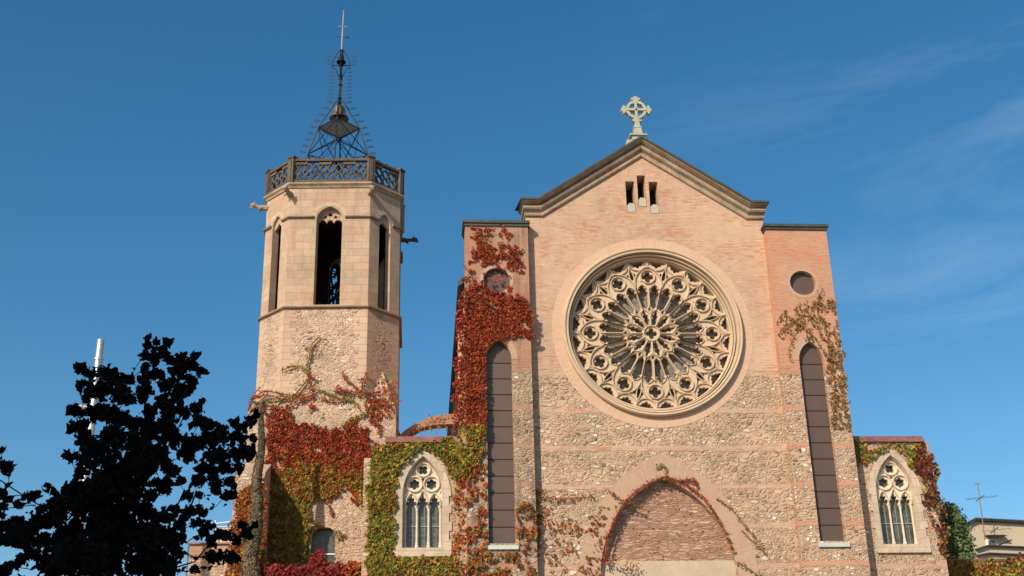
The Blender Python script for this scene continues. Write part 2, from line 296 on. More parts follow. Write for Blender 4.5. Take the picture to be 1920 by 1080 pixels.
class MB:
    def __init__(s): s.v = []; s.f = []; s.uv = []; s.mi = []; s.sm = []
    def face(s, pts, uvs=None, mi=0, smooth=False):
        n = len(s.v); s.v += [tuple(p) for p in pts]; s.f.append(tuple(range(n, n+len(pts))))
        if uvs is None:
            a = Vector(pts[1])-Vector(pts[0]); nn = a.cross(Vector(pts[-1])-Vector(pts[0]))
            uvs = [(p[0] if abs(nn.y) >= abs(nn.x) else p[1], p[2]) if abs(nn.z) < max(abs(nn.x), abs(nn.y)) else (p[0], p[1]) for p in pts]
        s.uv += list(uvs); s.mi.append(mi); s.sm.append(smooth)
    def box(s, a, b, mi=0):
        x0, y0, z0 = a; x1, y1, z1 = b
        c = [(x0, y0, z0), (x1, y0, z0), (x1, y1, z0), (x0, y1, z0), (x0, y0, z1), (x1, y0, z1), (x1, y1, z1), (x0, y1, z1)]
        for q in ((0, 1, 5, 4), (1, 2, 6, 5), (2, 3, 7, 6), (3, 0, 4, 7), (4, 5, 6, 7), (3, 2, 1, 0)): s.face([c[i] for i in q], mi=mi)
    def obox(s, F, u0, u1, v0, v1, w0, w1, mi=0):                 # box in a frame
        P = lambda u, v, w: F.p(u, v, w)
        c = [(u0, v0, w1), (u1, v0, w1), (u1, v0, w0), (u0, v0, w0), (u0, v1, w1), (u1, v1, w1), (u1, v1, w0), (u0, v1, w0)]
        for q in ((0, 1, 5, 4), (1, 2, 6, 5), (2, 3, 7, 6), (3, 0, 4, 7), (4, 5, 6, 7), (3, 2, 1, 0)):
            s.face([P(*c[i]) for i in q], [(c[i][0]+c[i][2], c[i][1]) for i in q], mi)
    def plate(s, F, outer, holes, w1, w0, mi=0, side_mi=None):     # front at w1, back at w0
        loops = [outer]+list(holes)
        flat = [p for l in loops for p in l]
        tris = tessellate_polygon([[Vector((p[0], p[1], 0)) for p in l] for l in loops])
        for t in tris:
            a, b, c = [flat[i] for i in t]
            if (b[0]-a[0])*(c[1]-a[1])-(b[1]-a[1])*(c[0]-a[0]) < 0: b, c = c, b
            s.face([F.p(*q, w1) for q in (a, b, c)], [a, b, c], mi)
            s.face([F.p(*q, w0) for q in (a, c, b)], [a, c, b], mi)
        sm = mi if side_mi is None else side_mi
        for li, l in enumerate(loops):
            ar = sum(l[i][0]*l[(i+1) % len(l)][1]-l[(i+1) % len(l)][0]*l[i][1] for i in range(len(l)))
            l = list(l)
            if (ar < 0) == (li == 0): l.reverse()                  # outer ccw, holes cw
            d = 0
            for i in range(len(l)):
                a, b = l[i], l[(i+1) % len(l)]; e = math.hypot(b[0]-a[0], b[1]-a[1])
                s.face([F.p(*a, w1), F.p(*a, w0), F.p(*b, w0), F.p(*b, w1)], [(d, w1), (d, w0), (d+e, w0), (d+e, w1)] if abs(b[1]-a[1]) < abs(b[0]-a[0]) else [(w1, a[1]), (w0, a[1]), (w0, b[1]), (w1, b[1])], sm)
                d += e
    def tube(s, pts, r, n=6, mi=0, cap=True, smooth=True):
        pts = [Vector(p) for p in pts]; rs = r if isinstance(r, (list, tuple)) else [r]*len(pts)
        rings = []; ref = None
        for i, p in enumerate(pts):
            d = (pts[min(i+1, len(pts)-1)]-pts[max(i-1, 0)])
            if d.length < 1e-9: d = Vector((0, 0, 1))
            d.normalize()
            if ref is None: ref = d.orthogonal().normalized()
            a = (ref-d*ref.dot(d))
            if a.length < 1e-6: a = d.orthogonal()
            a.normalize(); ref = a; b = d.cross(a)
            rings.append([p+(a*math.cos(2*math.pi*j/n)+b*math.sin(2*math.pi*j/n))*rs[i] for j in range(n)])
        for i in range(len(rings)-1):
            for j in range(n):
                q = (j+1) % n
                s.face([rings[i][j], rings[i][q], rings[i+1][q], rings[i+1][j]], [(j, i), (q, i), (q, i+1), (j, i+1)], mi, smooth)
        if cap: s.face(list(reversed(rings[0])), [(0, 0)]*n, mi); s.face(rings[-1], [(0, 0)]*n, mi)
    def bar(s, a, b, wd, ht=None, mi=0):                           # square bar
        a = Vector(a); b = Vector(b); d = (b-a).normalized(); ht = ht or wd
        sx = d.cross(Vector((0, 1, 0)));  sx = sx.normalized() if sx.length > .05 else Vector((1, 0, 0)); sy = d.cross(sx)
        c = [p+sx*i*wd/2+sy*j*ht/2 for p in (a, b) for i, j in ((-1, -1), (1, -1), (1, 1), (-1, 1))]
        for q in ((0, 1, 5, 4), (1, 2, 6, 5), (2, 3, 7, 6), (3, 0, 4, 7), (4, 5, 6, 7), (3, 2, 1, 0)): s.face([c[i] for i in q], mi=mi)
    def lathe(s, prof, c, n=32, axis='z', mi=0, smooth=True):      # prof: (radius, height)
        c = Vector(c)
        def P(r, h, a):
            return c+(Vector((r*math.cos(a), r*math.sin(a), h)) if axis == 'z' else Vector((r*math.cos(a), h, r*math.sin(a))))
        for i in range(len(prof)-1):
            for j in range(n):
                a0, a1 = 2*math.pi*j/n, 2*math.pi*(j+1)/n
                q = [P(*prof[i], a0), P(*prof[i], a1), P(*prof[i+1], a1), P(*prof[i+1], a0)]
                s.face(q, [(a0*3, i), (a1*3, i), (a1*3, i+1), (a0*3, i+1)], mi, smooth)
    def mould(s, F, path, wd, h, w0, closed=False, mi=0):          # raised moulding with chamfered section along a 2D path in frame F
        n = len(path); prof = [(-wd/2, 0), (-wd/4, h), (wd/4, h), (wd/2, 0)]; off = []
        for i in range(n):
            if closed: a, b = path[i-1], path[(i+1) % n]
            else: a, b = path[max(i-1, 0)], path[min(i+1, n-1)]
            dx, dy = b[0]-a[0], b[1]-a[1]; l = math.hypot(dx, dy) or 1; off.append((-dy/l, dx/l))
        m = n if closed else n-1
        for i in range(m):
            k = (i+1) % n
            for j in range(3):
                q = []
                for (ii, jj) in ((i, j), (i, j+1), (k, j+1), (k, j)):
                    o, hh = prof[jj]; q.append(F.p(path[ii][0]+off[ii][0]*o, path[ii][1]+off[ii][1]*o, w0+hh))
                s.face(q, [(path[ii][0]+prof[jj][0]+.013, path[ii][1]+.021) for ii, jj in ((i, j), (i, j+1), (k, j+1), (k, j))], mi)
    def build(s, name, mats, parent=None, weld=False):
        me = D.meshes.new(name); me.from_pydata(s.v, [], s.f)
        ul = me.uv_layers.new(name='UVMap'); ul.data.foreach_set('uv', [c for t in s.uv for c in t])
        me.polygons.foreach_set('material_index', s.mi); me.polygons.foreach_set('use_smooth', s.sm)
        for m in (mats if isinstance(mats, (list, tuple)) else [mats]): me.materials.append(m)
        if weld:
            import bmesh
            bm = bmesh.new(); bm.from_mesh(me); bmesh.ops.remove_doubles(bm, verts=bm.verts, dist=1e-4); bmesh.ops.recalc_face_normals(bm, faces=bm.faces); bm.to_mesh(me); bm.free()
        me.update()
        o = D.objects.new(name, me); COL.objects.link(o)
        if parent:
            o.parent = parent
            p = parent; T = Matrix()
            T = world_of(parent); o.matrix_parent_inverse = T.inverted()
        return o
def world_of(o):
    T = Matrix.LocRotScale(o.location, o.rotation_euler, o.scale)
    return (world_of(o.parent) @ o.matrix_parent_inverse @ T) if o.parent else T

class Frame:
    def __init__(s, o, ex=(1, 0, 0), n=(0, -1, 0)): s.o = Vector(o); s.ex = Vector(ex).normalized(); s.n = Vector(n).normalized(); s.up = Vector((0, 0, 1))
    def p(s, u, v, w=0.): return s.o+s.ex*u+s.up*v+s.n*w
FR = Frame((0, 0, 0))

def circ(cx, cy, r, n=48, a0=0): return [(cx+r*math.cos(a0+2*math.pi*i/n), cy+r*math.sin(a0+2*math.pi*i/n)) for i in range(n)]
def rect(a, b, c, d): return [(a, b), (c, b), (c, d), (a, d)]
def parch(cx, hw, z0, zs, za, n=10):                               # pointed arch outline, ccw from lower left
    h = za-zs; r = (hw*hw+h*h)/(2*hw); right = []
    for i in range(n+1):
        z = zs+h*math.sin(math.pi/2*i/n); x = math.sqrt(max(0, r*r-(z-zs)**2))-(r-hw); right.append((cx+max(0, x), z))
    right[-1] = (cx, za)
    left = [(2*cx-x, z) for x, z in reversed(right[:-1])]
    return [(cx-hw, z0), (cx+hw, z0)]+right+left
def foil(cx, cy, k, d, q, rot=0, m=8):                             # k lobes of radius q set at distance d
    out = []
    for i in range(k*m):
        th = 2*math.pi*i/(k*m)+rot; ph = ((2*math.pi*i/(k*m)+math.pi/k) % (2*math.pi/k))-math.pi/k
        out.append((th, d*math.cos(ph)+math.sqrt(max(0, q*q-(d*math.sin(ph))**2))))
    return [(cx+r*math.cos(t), cy+r*math.sin(t)) for t, r in out]
def pol(r, a): return (r*math.cos(a), r*math.sin(a))

# ------------------------------------------------------------------ ground
g = MB(); g.face([(-1500, -1500, 0), (1500, -1500, 0), (1500, 2500, 0), (-1500, 2500, 0)])
tagp(g.build('ground', simple('paved square', (.30, .27, .23), .9, .2, .5)), kind='structure')

# ------------------------------------------------------------------ church
church = empty('church', (0, 4, 0), 'brick and rubble church with pointed gable, large round rose window and two low side chapels', 'church')
ZR = 20.52; RR = 3.89
portal = parch(0, 2.78, 0, 9.9, 14.06, 12)
SLITS = [(-.80, -.43, 25.75+.6, 27.9), (-.20, .19, 26.6, 28.2), (.40, .79, 26.35, 27.9)]
def px2(x, y, Y=0): p = at(x, y, Y); return p.x, p.z
sl_ = []
for (x0, x1, yt, yb) in ((1174, 1190.5, 340, 397), (1195.5, 1211, 329, 386.5), (1218, 1234.5, 341, 399.5)):
    a = px2(x0, (yt+yb)/2); b = px2(x1, (yt+yb)/2); t = px2((x0+x1)/2, yt); o_ = px2((x0+x1)/2, yb); sl_.append((a[0], b[0], o_[1], t[1]))
HW = 5.34
outer = [(-HW, 0)]+[(-2.78, 0)]+[(x, z) for x, z in reversed(portal[2:])]+[(2.78, 0), (HW, 0), (HW, 26.0), (4.8, 26.0), (0, 29.22), (-4.8, 26.0), (-HW, 26.0)]
f = MB(); f.plate(FR, outer, [circ(0, ZR, RR-.16, 96)]+[rect(a, c, b, d) for a, b, c, d in sl_], 0, -.9)
f.build('facade_wall', MT['facade'], church)
b = MB()
b.plate(FR, rect(-2.9, 0.0, 2.9, 14.4), [], -.36, -.85); b.build('portal_infill', MT['infill'], church)
b = MB(); b.obox(FR, -2.76, 2.76, 9.75, 10.68, -.355, -.25); b.build('lintel', MT['lintel'], church)
b = MB(); b.obox(FR, -1.9, 1.9, 0.02, 5, -.355, -.26); d_ = b.build('door', MT['doorwood'], church)
b = MB(); b.tube([(.2, .26, 2.1), (.2, .18, 2.3), (.2, .26, 2.5)], .03); b.build('handle', MT['iron'], d_)
# slit backs + pointed white stone sills
b = MB()
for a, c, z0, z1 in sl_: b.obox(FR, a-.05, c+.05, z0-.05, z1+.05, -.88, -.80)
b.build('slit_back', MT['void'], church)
for a, c, z0, z1 in sl_:
    b = MB(); m = (a+c)/2
    b.plate(FR, [(a+.02, z0-.01), (c-.02, z0-.01), (c-.02, z0+.30), (m+.09, z0+.42), (m-.09, z0+.42), (a+.02, z0+.30)], [], .02, -.25)
    b.build('slit_sill', MT['slit'], church)
# voussoir rings
def ringband(path_in, path_out, F, w1, name, mat, parent, closed):
    b = MB(); n = len(path_in); d = 0; m = n if closed else n-1
    for i in range(m):
        k = (i+1) % n
        A, B, C2, D2 = path_in[i], path_in[k], path_out[k], path_out[i]
        e = math.hypot(C2[0]-D2[0], C2[1]-D2[1]); ww = math.hypot(A[0]-D2[0], A[1]-D2[1])
        b.face([F.p(*A, w1), F.p(*B, w1), F.p(*C2, w1), F.p(*D2, w1)], [(d, 0), (d+e, 0), (d+e, ww), (d, ww)])
        b.face([F.p(*D2, w1), F.p(*C2, w1), F.p(*C2, w1-.05), F.p(*D2, w1-.05)], [(d, 0), (d+e, 0), (d+e, .05), (d, .05)])
        d += e
    return b.build(name, mat, parent)
ringband(circ(0, ZR, RR-.02, 120), circ(0, ZR, RR+.46, 120), FR, .012, 'brick_ring', MT['radial'], church, True)
pi_ = parch(0, 2.78, 7, 9.9, 14.06, 16)[1:]; po_ = parch(0, 3.62, 7, 9.9, 15.07, 16)[1:]
pi_ = pi_[:]+[(-2.78, 7)]; po_ = po_[:]+[(-3.62, 7)]
ringband(pi_, po_, FR, .012, 'portal_arch', MT['radial2'], church, False)

# rose window: splayed moulding ring > tracery, glazing
prof = [(RR, .0), (RR, -.20), (RR-.04, -.25), (RR-.10, -.24), (RR-.12, -.17), (RR-.14, -.17), (RR-.16, -.21), (RR-.23, -.20), (RR-.245, .06), (RR-.28, .10), (RR-.30, -.06), (RR-.335, -.05), (RR-.345, .18), (RR-.375, .20), (RR-.385, .08), (RR-.42, .10), (RR-.43, .28), (RR-.46, .30), (RR-.46, .8)]
b = MB(); b.lathe(prof, (0, 0, ZR), 144, 'y', smooth=False); rose = b.build('rose_window', MT['rose'], church, weld=True)
RI = RR-.45
FRo = Frame((0, .33, ZR))
T = MB(); holes = []
P2 = math.pi
def sc(pts): return [(x*RI, y*RI) for x, y in pts]
def rotp(pts, a): return [(x*math.cos(a)-y*math.sin(a), x*math.sin(a)+y*math.cos(a)) for x, y in pts]
def lancet_hole(r0, r1, half_ang, bar, head, cusp=.5):
    # opening along +x between two radial bars; pointed head with cusps
    def w(r): return r*math.tan(half_ang)-bar
    rs = r1-head; top = []
    ws = w(rs)
    seq = ([(r0-.03, .003)] if r0 > .3 else [])+[(r0+(.012 if r0 > .3 else 0), max(w(r0), .004)), (rs-head*.12, w(rs-head*.12)), (rs+head*.10, ws*.55), (rs+head*.22, ws*.92), (rs+head*.45, ws*.80), (rs+head*.52, ws*.42), (rs+head*.70, ws*.46), (r1, 0.003)]
    return [(r, -y) for r, y in seq]+[(r, y) for r, y in reversed(seq)]
hub = foil(0, 0, 4, .042, .033, 0)
holes.append(sc(hub))
for k in range(12):
    a = k*P2/6
    holes.append(sc(rotp(lancet_hole(.118, .325, P2/12, .013, .125), a+P2/12)))
    holes.append(sc(rotp([(.300, 0), (.325, -.018), (.350, 0), (.325, .018)], a)))
    for s in (-1, 1): holes.append(sc(rotp(lancet_hole(.365, .675, P2/24, .0105, .10), a+s*P2/24)))
    holes.append(sc(rotp(foil(.775, 0, 4, .043, .035, 0), a)))
    for s in (-1, 1):
        holes.append(sc(rotp([(.655, 0.013*s), (.685, .006*s), (.69, .03*s)], a)))
        holes.append(sc(rotp([(.72, .098*s), (.69, .085*s), (.715, .078*s)], a)))
        holes.append(sc(rotp([(.865, .045*s), (.885, .015*s), (.875, .055*s)], a)))
    holes.append(sc(rotp(foil(.815, 0, 4, .036, .027, 0), a+P2/12)))
    for s in (-1, 1):                                              # rim scallops: trefoil openings against the rim
        h_ = [(.990, -.098), (.965, -.088), (.958, -.062), (.940, -.060), (.925, -.036), (.935, -.026), (.915, -.020), (.902, 0)]
        h_ = h_+[(x, -y) for x, y in reversed(h_[:-1])]+[(1.0, .05), (1.003, 0), (1.0, -.05)]
        holes.append(sc(rotp(h_, a+s*P2/24)))
T.plate(FRo, circ(0, 0, RI+.02, 96), holes, 0, -.20)
def arcpath(p0, p1, bulge, n=8):
    (x0, y0), (x1, y1) = p0, p1; mx, my = (x0+x1)/2, (y0+y1)/2; dx, dy = x1-x0, y1-y0; out = []
    for i in range(n+1):
        t = i/n; o = 4*t*(1-t)*bulge; out.append((x0+dx*t-dy*o, y0+dy*t+dx*o))
    return out
def M2(path, wd, h, w0=0., closed=False): T.mould(FRo, sc(path), wd*RI, h, w0, closed)
M2(circ(0, 0, .100, 32), .018, .08, 0, True)
for k in range(12):
    a = k*P2/6
    M2([pol(.11, a), pol(.30, a)], .016, .08)
    for s in (-1, 1):
        # petal head arches
        M2(rotp(arcpath(pol(.19, 0), pol(.335, s*P2/12), -s*.20), a), .014, .07)
        M2(rotp([pol(.275, 0), (.325, s*.032), pol(.375, 0)], a), .010, .06)
        M2(rotp([pol(.335, s*P2/12), pol(.365, s*P2/12)], a), .013, .07)
        # lancet bars + heads
        M2(rotp([pol(.36, s*P2/12), pol(.63, s*P2/12)], a), .015, .09)
        M2(rotp(arcpath(pol(.545, s*P2/12), pol(.672, s*P2/24), s*.18), a), .012, .06)
        M2(rotp(arcpath(pol(.545, 0), pol(.672, s*P2/24), -s*.18), a), .012, .06)
        # big sector arch and spandrel arch
        M2(rotp(arcpath(pol(.62, s*P2/12), pol(.915, s*.012), s*.20, 10), a), .018, .09)
        M2(rotp(arcpath(pol(.70, s*.245), pol(.915, s*P2/12), -s*.10, 8), a), .014, .08)
        # rim scallops
        c0 = [(.985-.115*math.cos(t), .126*math.sin(t)) for t in [-P2*.5+P2*i/12 for i in range(13)]]
        M2(rotp(c0, a+s*P2/24), .014, .08)
    for aa in (a, a+P2/12): M2(rotp([(.895, 0), (.945, 0), (.985, 0)], aa), .022, .10)
    M2([pol(.372, a), pol(.64, a)], .016, .09)
    M2([(x+.775*math.cos(a), y+.775*math.sin(a)) for x, y in circ(0, 0, .092, 24)], .014, .09, 0, True)
T.build('tracery', MT['rose'], rose)
b = MB(); b.plate(FR, circ(0, ZR, RR-.3, 64), [], -.66, -.72); b.build('glazing', MT['rglass'], rose)

# raking cornice: sweep of a moulded profile along the gable
def sweep(prof, path, matf, name, parent, mats):
    b = MB(); nn = []
    for i in range(len(path)-1):
        dx, dz = path[i+1][0]-path[i][0], path[i+1][1]-path[i][1]; l = math.hypot(dx, dz); nn.append((-dz/l, dx/l))
    mv = [nn[0]]+[((a[0]+c[0])/(1+a[0]*c[0]+a[1]*c[1]), (a[1]+c[1])/(1+a[0]*c[0]+a[1]*c[1])) for a, c in zip(nn[:-1], nn[1:])]+[nn[-1]]
    for j in range(len(prof)-1):
        for i in range(len(path)-1):
            (x0, z0), (x1, z1) = path[i], path[i+1]; q = []; uu = []
            for (ii, x, z, pj) in ((i, x0, z0, prof[j]), (i+1, x1, z1, prof[j]), (i+1, x1, z1, prof[j+1]), (i, x0, z0, prof[j+1])):
                ex = 0
                if abs(x) > 5: ex = math.copysign(pj[0]*.45, x)
                q.append((x+ex+mv[ii][0]*pj[1], -pj[0], z+mv[ii][1]*pj[1])); uu.append((x*1.15, pj[1]+pj[0]))
            b.face(q, uu, matf(j))
    for x, z, sgn in ((path[0][0], path[0][1], -1), (path[-1][0], path[-1][1], 1)):   # returns along the sides
        for j in range(len(prof)-1):
            a, c = prof[j], prof[j+1]
            A = (x+sgn*a[0]*.45, -a[0], z+a[1]); B = (x+sgn*c[0]*.45, -c[0], z+c[1])
            b.face([A, B, (B[0], .9, B[2]), (A[0], .9, A[2])] if sgn > 0 else [B, A, (A[0], .9, A[2]), (B[0], .9, B[2])], [(0, a[1]), (0, c[1]), (1, c[1]), (1, a[1])], matf(j))
    return b.build(name, mats, parent)
gp = [(-HW, 26.62), (-4.80, 26.62), (0, 29.86), (4.80, 26.62), (HW, 26.62)]
cprof = [(0, -.70), (.09, -.70), (.12, -.65), (.12, -.57), (.05, -.55), (.08, -.48), (.24, -.42), (.28, -.36), (.28, -.30), (.10, -.28), (.14, -.22), (.40, -.13), (.46, -.09)]
sweep(cprof, gp, lambda j: 0, 'raking_cornice', church, MT['cornice'])
sweep([(.46, -.09), (.52, -.09), (.52, .0), (.46, .02), (-.9, .04)], [(x, z) for x, z in gp], lambda j: 0, 'roof_coping', church, MT['coping'])
# stone cross on the apex
CR = Frame((-.02, .25, 29.7)); KX = 1.12
b = MB()
b.obox(CR, -.55, .55, -.4, .28, -.18, .18); b.obox(CR, -.30, .34, .28, .42, -.2, .2); b.obox(CR, -.22, .22, .42, .50, -.15, .15)
b.obox(CR, -.40, .40, .50, .57, -.24, .24)
b.plate(CR, [(-.22, .57), (.22, .57), (.17, .95), (-.17, .95)], [], .14, -.14); b.obox(CR, -.19, .19, .95, 1.0, -.16, .16)
cz = 1.92
arm = [(.10, .10), (.10, .30), (.28, .27), (.33, .40), (.245, .44), (.20, .52)]   # unused shaping helper values
outl = []; hl = []
for q in range(4):
    a = q*P2/2
    arm_ = [(.43, -.115), (.47, -.115), (.475, -.185), (.53, -.20), (.565, -.15), (.575, -.09), (.615, -.075), (.635, 0)]
    arm_ = arm_+[(x, -y) for x, y in reversed(arm_[:-1])]
    outl += rotp(arm_, a)
    for i in range(1, 18):                                        # lobed rim of the ring
        t = R(17+56*i/18); outl.append(pol(.405+.035*abs(math.sin(i/18*P2*3)), t+a))
    hl.append(rotp([(.095, .06), (.245, .055), (.30, .075), (.305, .13), (.25, .15), (.262, .20), (.20, .262), (.15, .25), (.13, .305), (.075, .30), (.055, .245), (.06, .095)], a))
b.plate(CR, [(x*KX, y*KX+cz+.02) for x, y in outl], [[(x*KX, y*KX+cz+.02) for x, y in h] for h in hl], .10, -.10)
for q in range(4):
    a = q*P2/2; b.plate(CR, [(x, y+cz) for x, y in rotp([(0, -.045), (.50, -.045), (.50, .045), (0, .045)], a)], [], .125, .10)
b.plate(CR, [(-.13, 1.0), (.13, 1.0), (.10, 1.30), (.11, 1.50), (-.11, 1.50), (-.10, 1.30)], [], .12, -.12)
b.build('stone_cross', MT['greystone'], church)

# pilasters
for s in (-1, 1):
    c = 6.68*s; F = Frame((0, -.4, 0))
    x0, x1 = sorted((5.30*s, 8.04*s))
    lan = parch(6.67*s, .535, 11.30, 19.05, 19.90, 8); rd = circ(6.70*s, 22.65, .575, 32)
    b = MB(); b.plate(F, rect(x0, 0, x1, 25.22), [lan, rd], 0, -.9); b.obox(F, x0+.01, x1-.01, 0, 25.21, -.905, -1.3)
    p = b.build('buttress_pilaster', MT['pilaster' if s > 0 else 'pilaster_dark'], church)
    if s < 0: p['label'] = 'darker red pilaster overgrown with red creeper'
    b = MB(); b.obox(F, x0-.05, x1+.05, 25.22, 25.34, -1.3, .07); b.obox(F, x0-.10, x1+.10, 25.34, 25.47, -1.3, .13); b.build('coping', MT['coping'], p)
    iv = parch(6.67*s, .535, 11.30, 19.05, 19.90, 8); ov = parch(6.67*s, .80, 11.30, 19.05, 20.22, 8)
    ringband(iv[2:], ov[2:], F, .012, 'brick_arch', MT['radial2'], p, False)
    ringband(circ(6.70*s, 22.65, .575, 40), circ(6.70*s, 22.65, .72, 40), F, .010, 'brick_circle', MT['radial2'], p, True)
    b = MB(); b.plate(F, parch(6.67*s, .56, 11.25, 19.05, 19.93, 8), [], -.24, -.30)
    zz = 12.0
    while zz < 19.5: b.obox(F, 6.67*s-.535, 6.67*s+.535, zz-.014, zz+.014, -.238, -.225, 1); zz += .695
    pn = b.build('lancet_panel', [MT['panel'], MT['seam']], church)
    b = MB(); b.face([F.p(6.67*s-.60, 11.30, -.2), F.p(6.67*s+.60, 11.30, -.2), F.p(6.67*s+.63, 11.20, .10), F.p(6.67*s-.63, 11.20, .10)][::-1])
    b.obox(F, 6.67*s-.63, 6.67*s+.63, 11.05, 11.20, -.3, .10); b.build('sill', MT['sill'], pn)
    b = MB(); b.plate(F, circ(6.70*s, 22.65, .60, 32), [], -.22, -.30); b.build('round_panel', MT['panel'], church)

# nave behind
NX = 8.02
b = MB()
b.box((-NX, .92, 0), (NX, 25, 22.9)); nv = b.build('nave_wall', MT['nave'], church)
for s in (-1, 1):
    for y in (5.5, 10, 14.5, 19, 23.5):
        b = MB(); b.box(*[tuple(q) for q in ((min(s*NX, s*(NX+.16)), y, 5), (max(s*NX, s*(NX+.16)), y+.5, 22.6))]); b.build('nave_buttress', MT['nave'], nv)
b = MB()
for s in (-1, 1):
    A = (s*(NX+.30), .95, 22.95); B = (s*(NX+.30), 25.2, 22.95); C1 = (0, 25.2, 28.7); D1 = (0, .95, 28.7)
    q = [A, B, C1, D1] if s > 0 else [D1, C1, B, A]
    b.face(q); up_ = [(x, y, z+.25) for x, y, z in q]; b.face(up_[::-1]); b.face([A, (A[0], A[1], A[2]+.25), (B[0], B[1], B[2]+.25), B])
    b.face([A, D1, (0, .95, 28.95), (A[0], A[1], A[2]+.25)]); b.face([B, C1, (0, 25.2, 28.95), (B[0], B[1], B[2]+.25)])
b.build('roof', MT['coping'], church)

# side chapels with gothic windows
def gothic_window(x0, F, parent, lab=None):
    w_ = MB(); z0 = 10.98
    fo = [(x0-1.08, z0), (x0+1.08, z0)]
    tooth = [(1.15, z0+.0, z0+.62), (1.05, z0+.62, z0+.98), (1.17, z0+.98, z0+1.34), (1.05, z0+1.34, z0+1.70), (1.15, z0+1.70, z0+2.05), (1.05, z0+2.05, z0+2.40)]
    rsd = []
    for a, zA, zB in tooth: rsd += [(a, zA), (a, zB)]
    ar = parch(0, 1.14, z0, z0+2.40, 15.32, 10)[2:]
    half = [(a, z) for a, z in ar if a >= -1e-6]
    outer = [(x0+a, z) for a, z in rsd+half]+[(x0-a, z) for a, z in reversed(rsd+half[:-1])]
    op = parch(x0, .82, 11.29, 13.45, 15.06, 12); op2 = parch(x0, .74, 11.29, 13.45, 14.96, 12)
    w_.plate(F, outer, [op], .05, -.02)
    for i in range(len(op)):                                       # splayed reveal
        k = (i+1) % len(op)
        w_.face([F.p(*op[i], .05), F.p(*op[k], .05), F.p(*op2[k], -.34), F.p(*op2[i], -.34)], [(0, op[i][1]), (0, op[k][1]), (.4, op[k][1]), (.4, op[i][1])])
    w_.obox(F, x0-1.12, x0+1.12, 10.93, 11.06, -.02, .11)
    g_ = w_.build('gothic_window', MT['wstone'], parent)
    if lab: g_['label'] = lab
    t = MB(); hs = []
    t_out = parch(x0, .80, 12.9, 13.45, 15.04, 12)
    cs = [(-.345, 13.93, 6, .135, .083), (.345, 13.93, 6, .135, .083), (0, 14.53, 4, .115, .095)]
    for cx, cz_, k, d, q in cs: hs.append(foil(x0+cx, cz_, k, d, q, P2/2 if k == 6 else P2/4))
    hs.append([(x0-.07, 14.02+.16), (x0, 14.0-.06), (x0+.07, 14.02+.16)])
    for s in (-1, 1): hs.append([(x0+s*.40, 14.40), (x0+s*.48, 14.33), (x0+s*.36, 14.52)])
    for s in (-1, 1): hs.append([(x0+s*.70, 13.62), (x0+s*.72, 13.50), (x0+s*.76, 13.66)])
    lights = [(-.47, 13.55), (0, 13.68), (.47, 13.55)]
    body = [(x0-.80, 12.98)]
    def li(cx, za):                                                # cusped head, right to left is reversed later
        pts = [(-.205, 12.98), (-.205, 13.10), (-.19, 13.22), (-.10, 13.20), (-.13, 13.30), (-.10, 13.38), (-.05, 13.34), (0, za-.08)]
        return [(x0+cx+a, z) for a, z in pts]+[(x0+cx-a, z) for a, z in reversed(pts[:-1])]
    for cx, za in lights: body += li(cx, za)
    body += [(x0+.80, 12.98)]
    top = [p for p in parch(x0, .80, 12.98, 13.45, 15.04, 12)[2:]]
    t.plate(F, body+top, hs, -.22, -.36)
    for cx, cz_, k, d, q in cs: t.mould(F, circ(x0+cx, cz_, .315 if k == 6 else .285, 28), .07, .09, -.22, True)
    for cx, za in lights:
        for s in (-1, 1):
            pth = [(x0+cx+s*.235, 13.0), (x0+cx+s*.235, 13.12), (x0+cx+s*.20, 13.30), (x0+cx+s*.11, 13.46), (x0+cx, za+.02)]
            t.mould(F, pth, .06, .09, -.22)
    t.build('tracery', MT['trac'], g_)
    for cx in (-.705, -.235, .235, .705):
        c_ = MB()
        c_.lathe([(.0, 11.29), (.085, 11.29), (.085, 11.40), (.06, 11.46), (.07, 11.50), (.05, 11.58), (.042, 12.80), (.06, 12.84), (.05, 12.88), (.09, 13.00), (.095, 13.05), (0, 13.06)], F.p(x0+cx, 0, -.28), 12)
        c_.build('column', MT['trac'], g_)
    gl = MB(); gl.plate(F, parch(x0, .80, 11.2, 13.45, 15.04, 12), [], -.44, -.46); gl.build('glass', MT['glass'], g_)
    ld = MB(); ld.obox(F, x0-.75, x0+.75, 12.22, 12.26, -.44, -.40)
    for cx in (-.47, 0, .47):
        for xx in (-.07, .07): ld.obox(F, x0+cx+xx-.008, x0+cx+xx+.008, 11.3, 13.0, -.44, -.42)
        z = 11.45
        while z < 13: ld.obox(F, x0+cx-.07, x0+cx+.07, z-.007, z+.007, -.439, -.424); z += .22
    ld.build('glazing_bar', MT['lead'], g_)
    return g_
Fc = Frame((0, .3, 0))
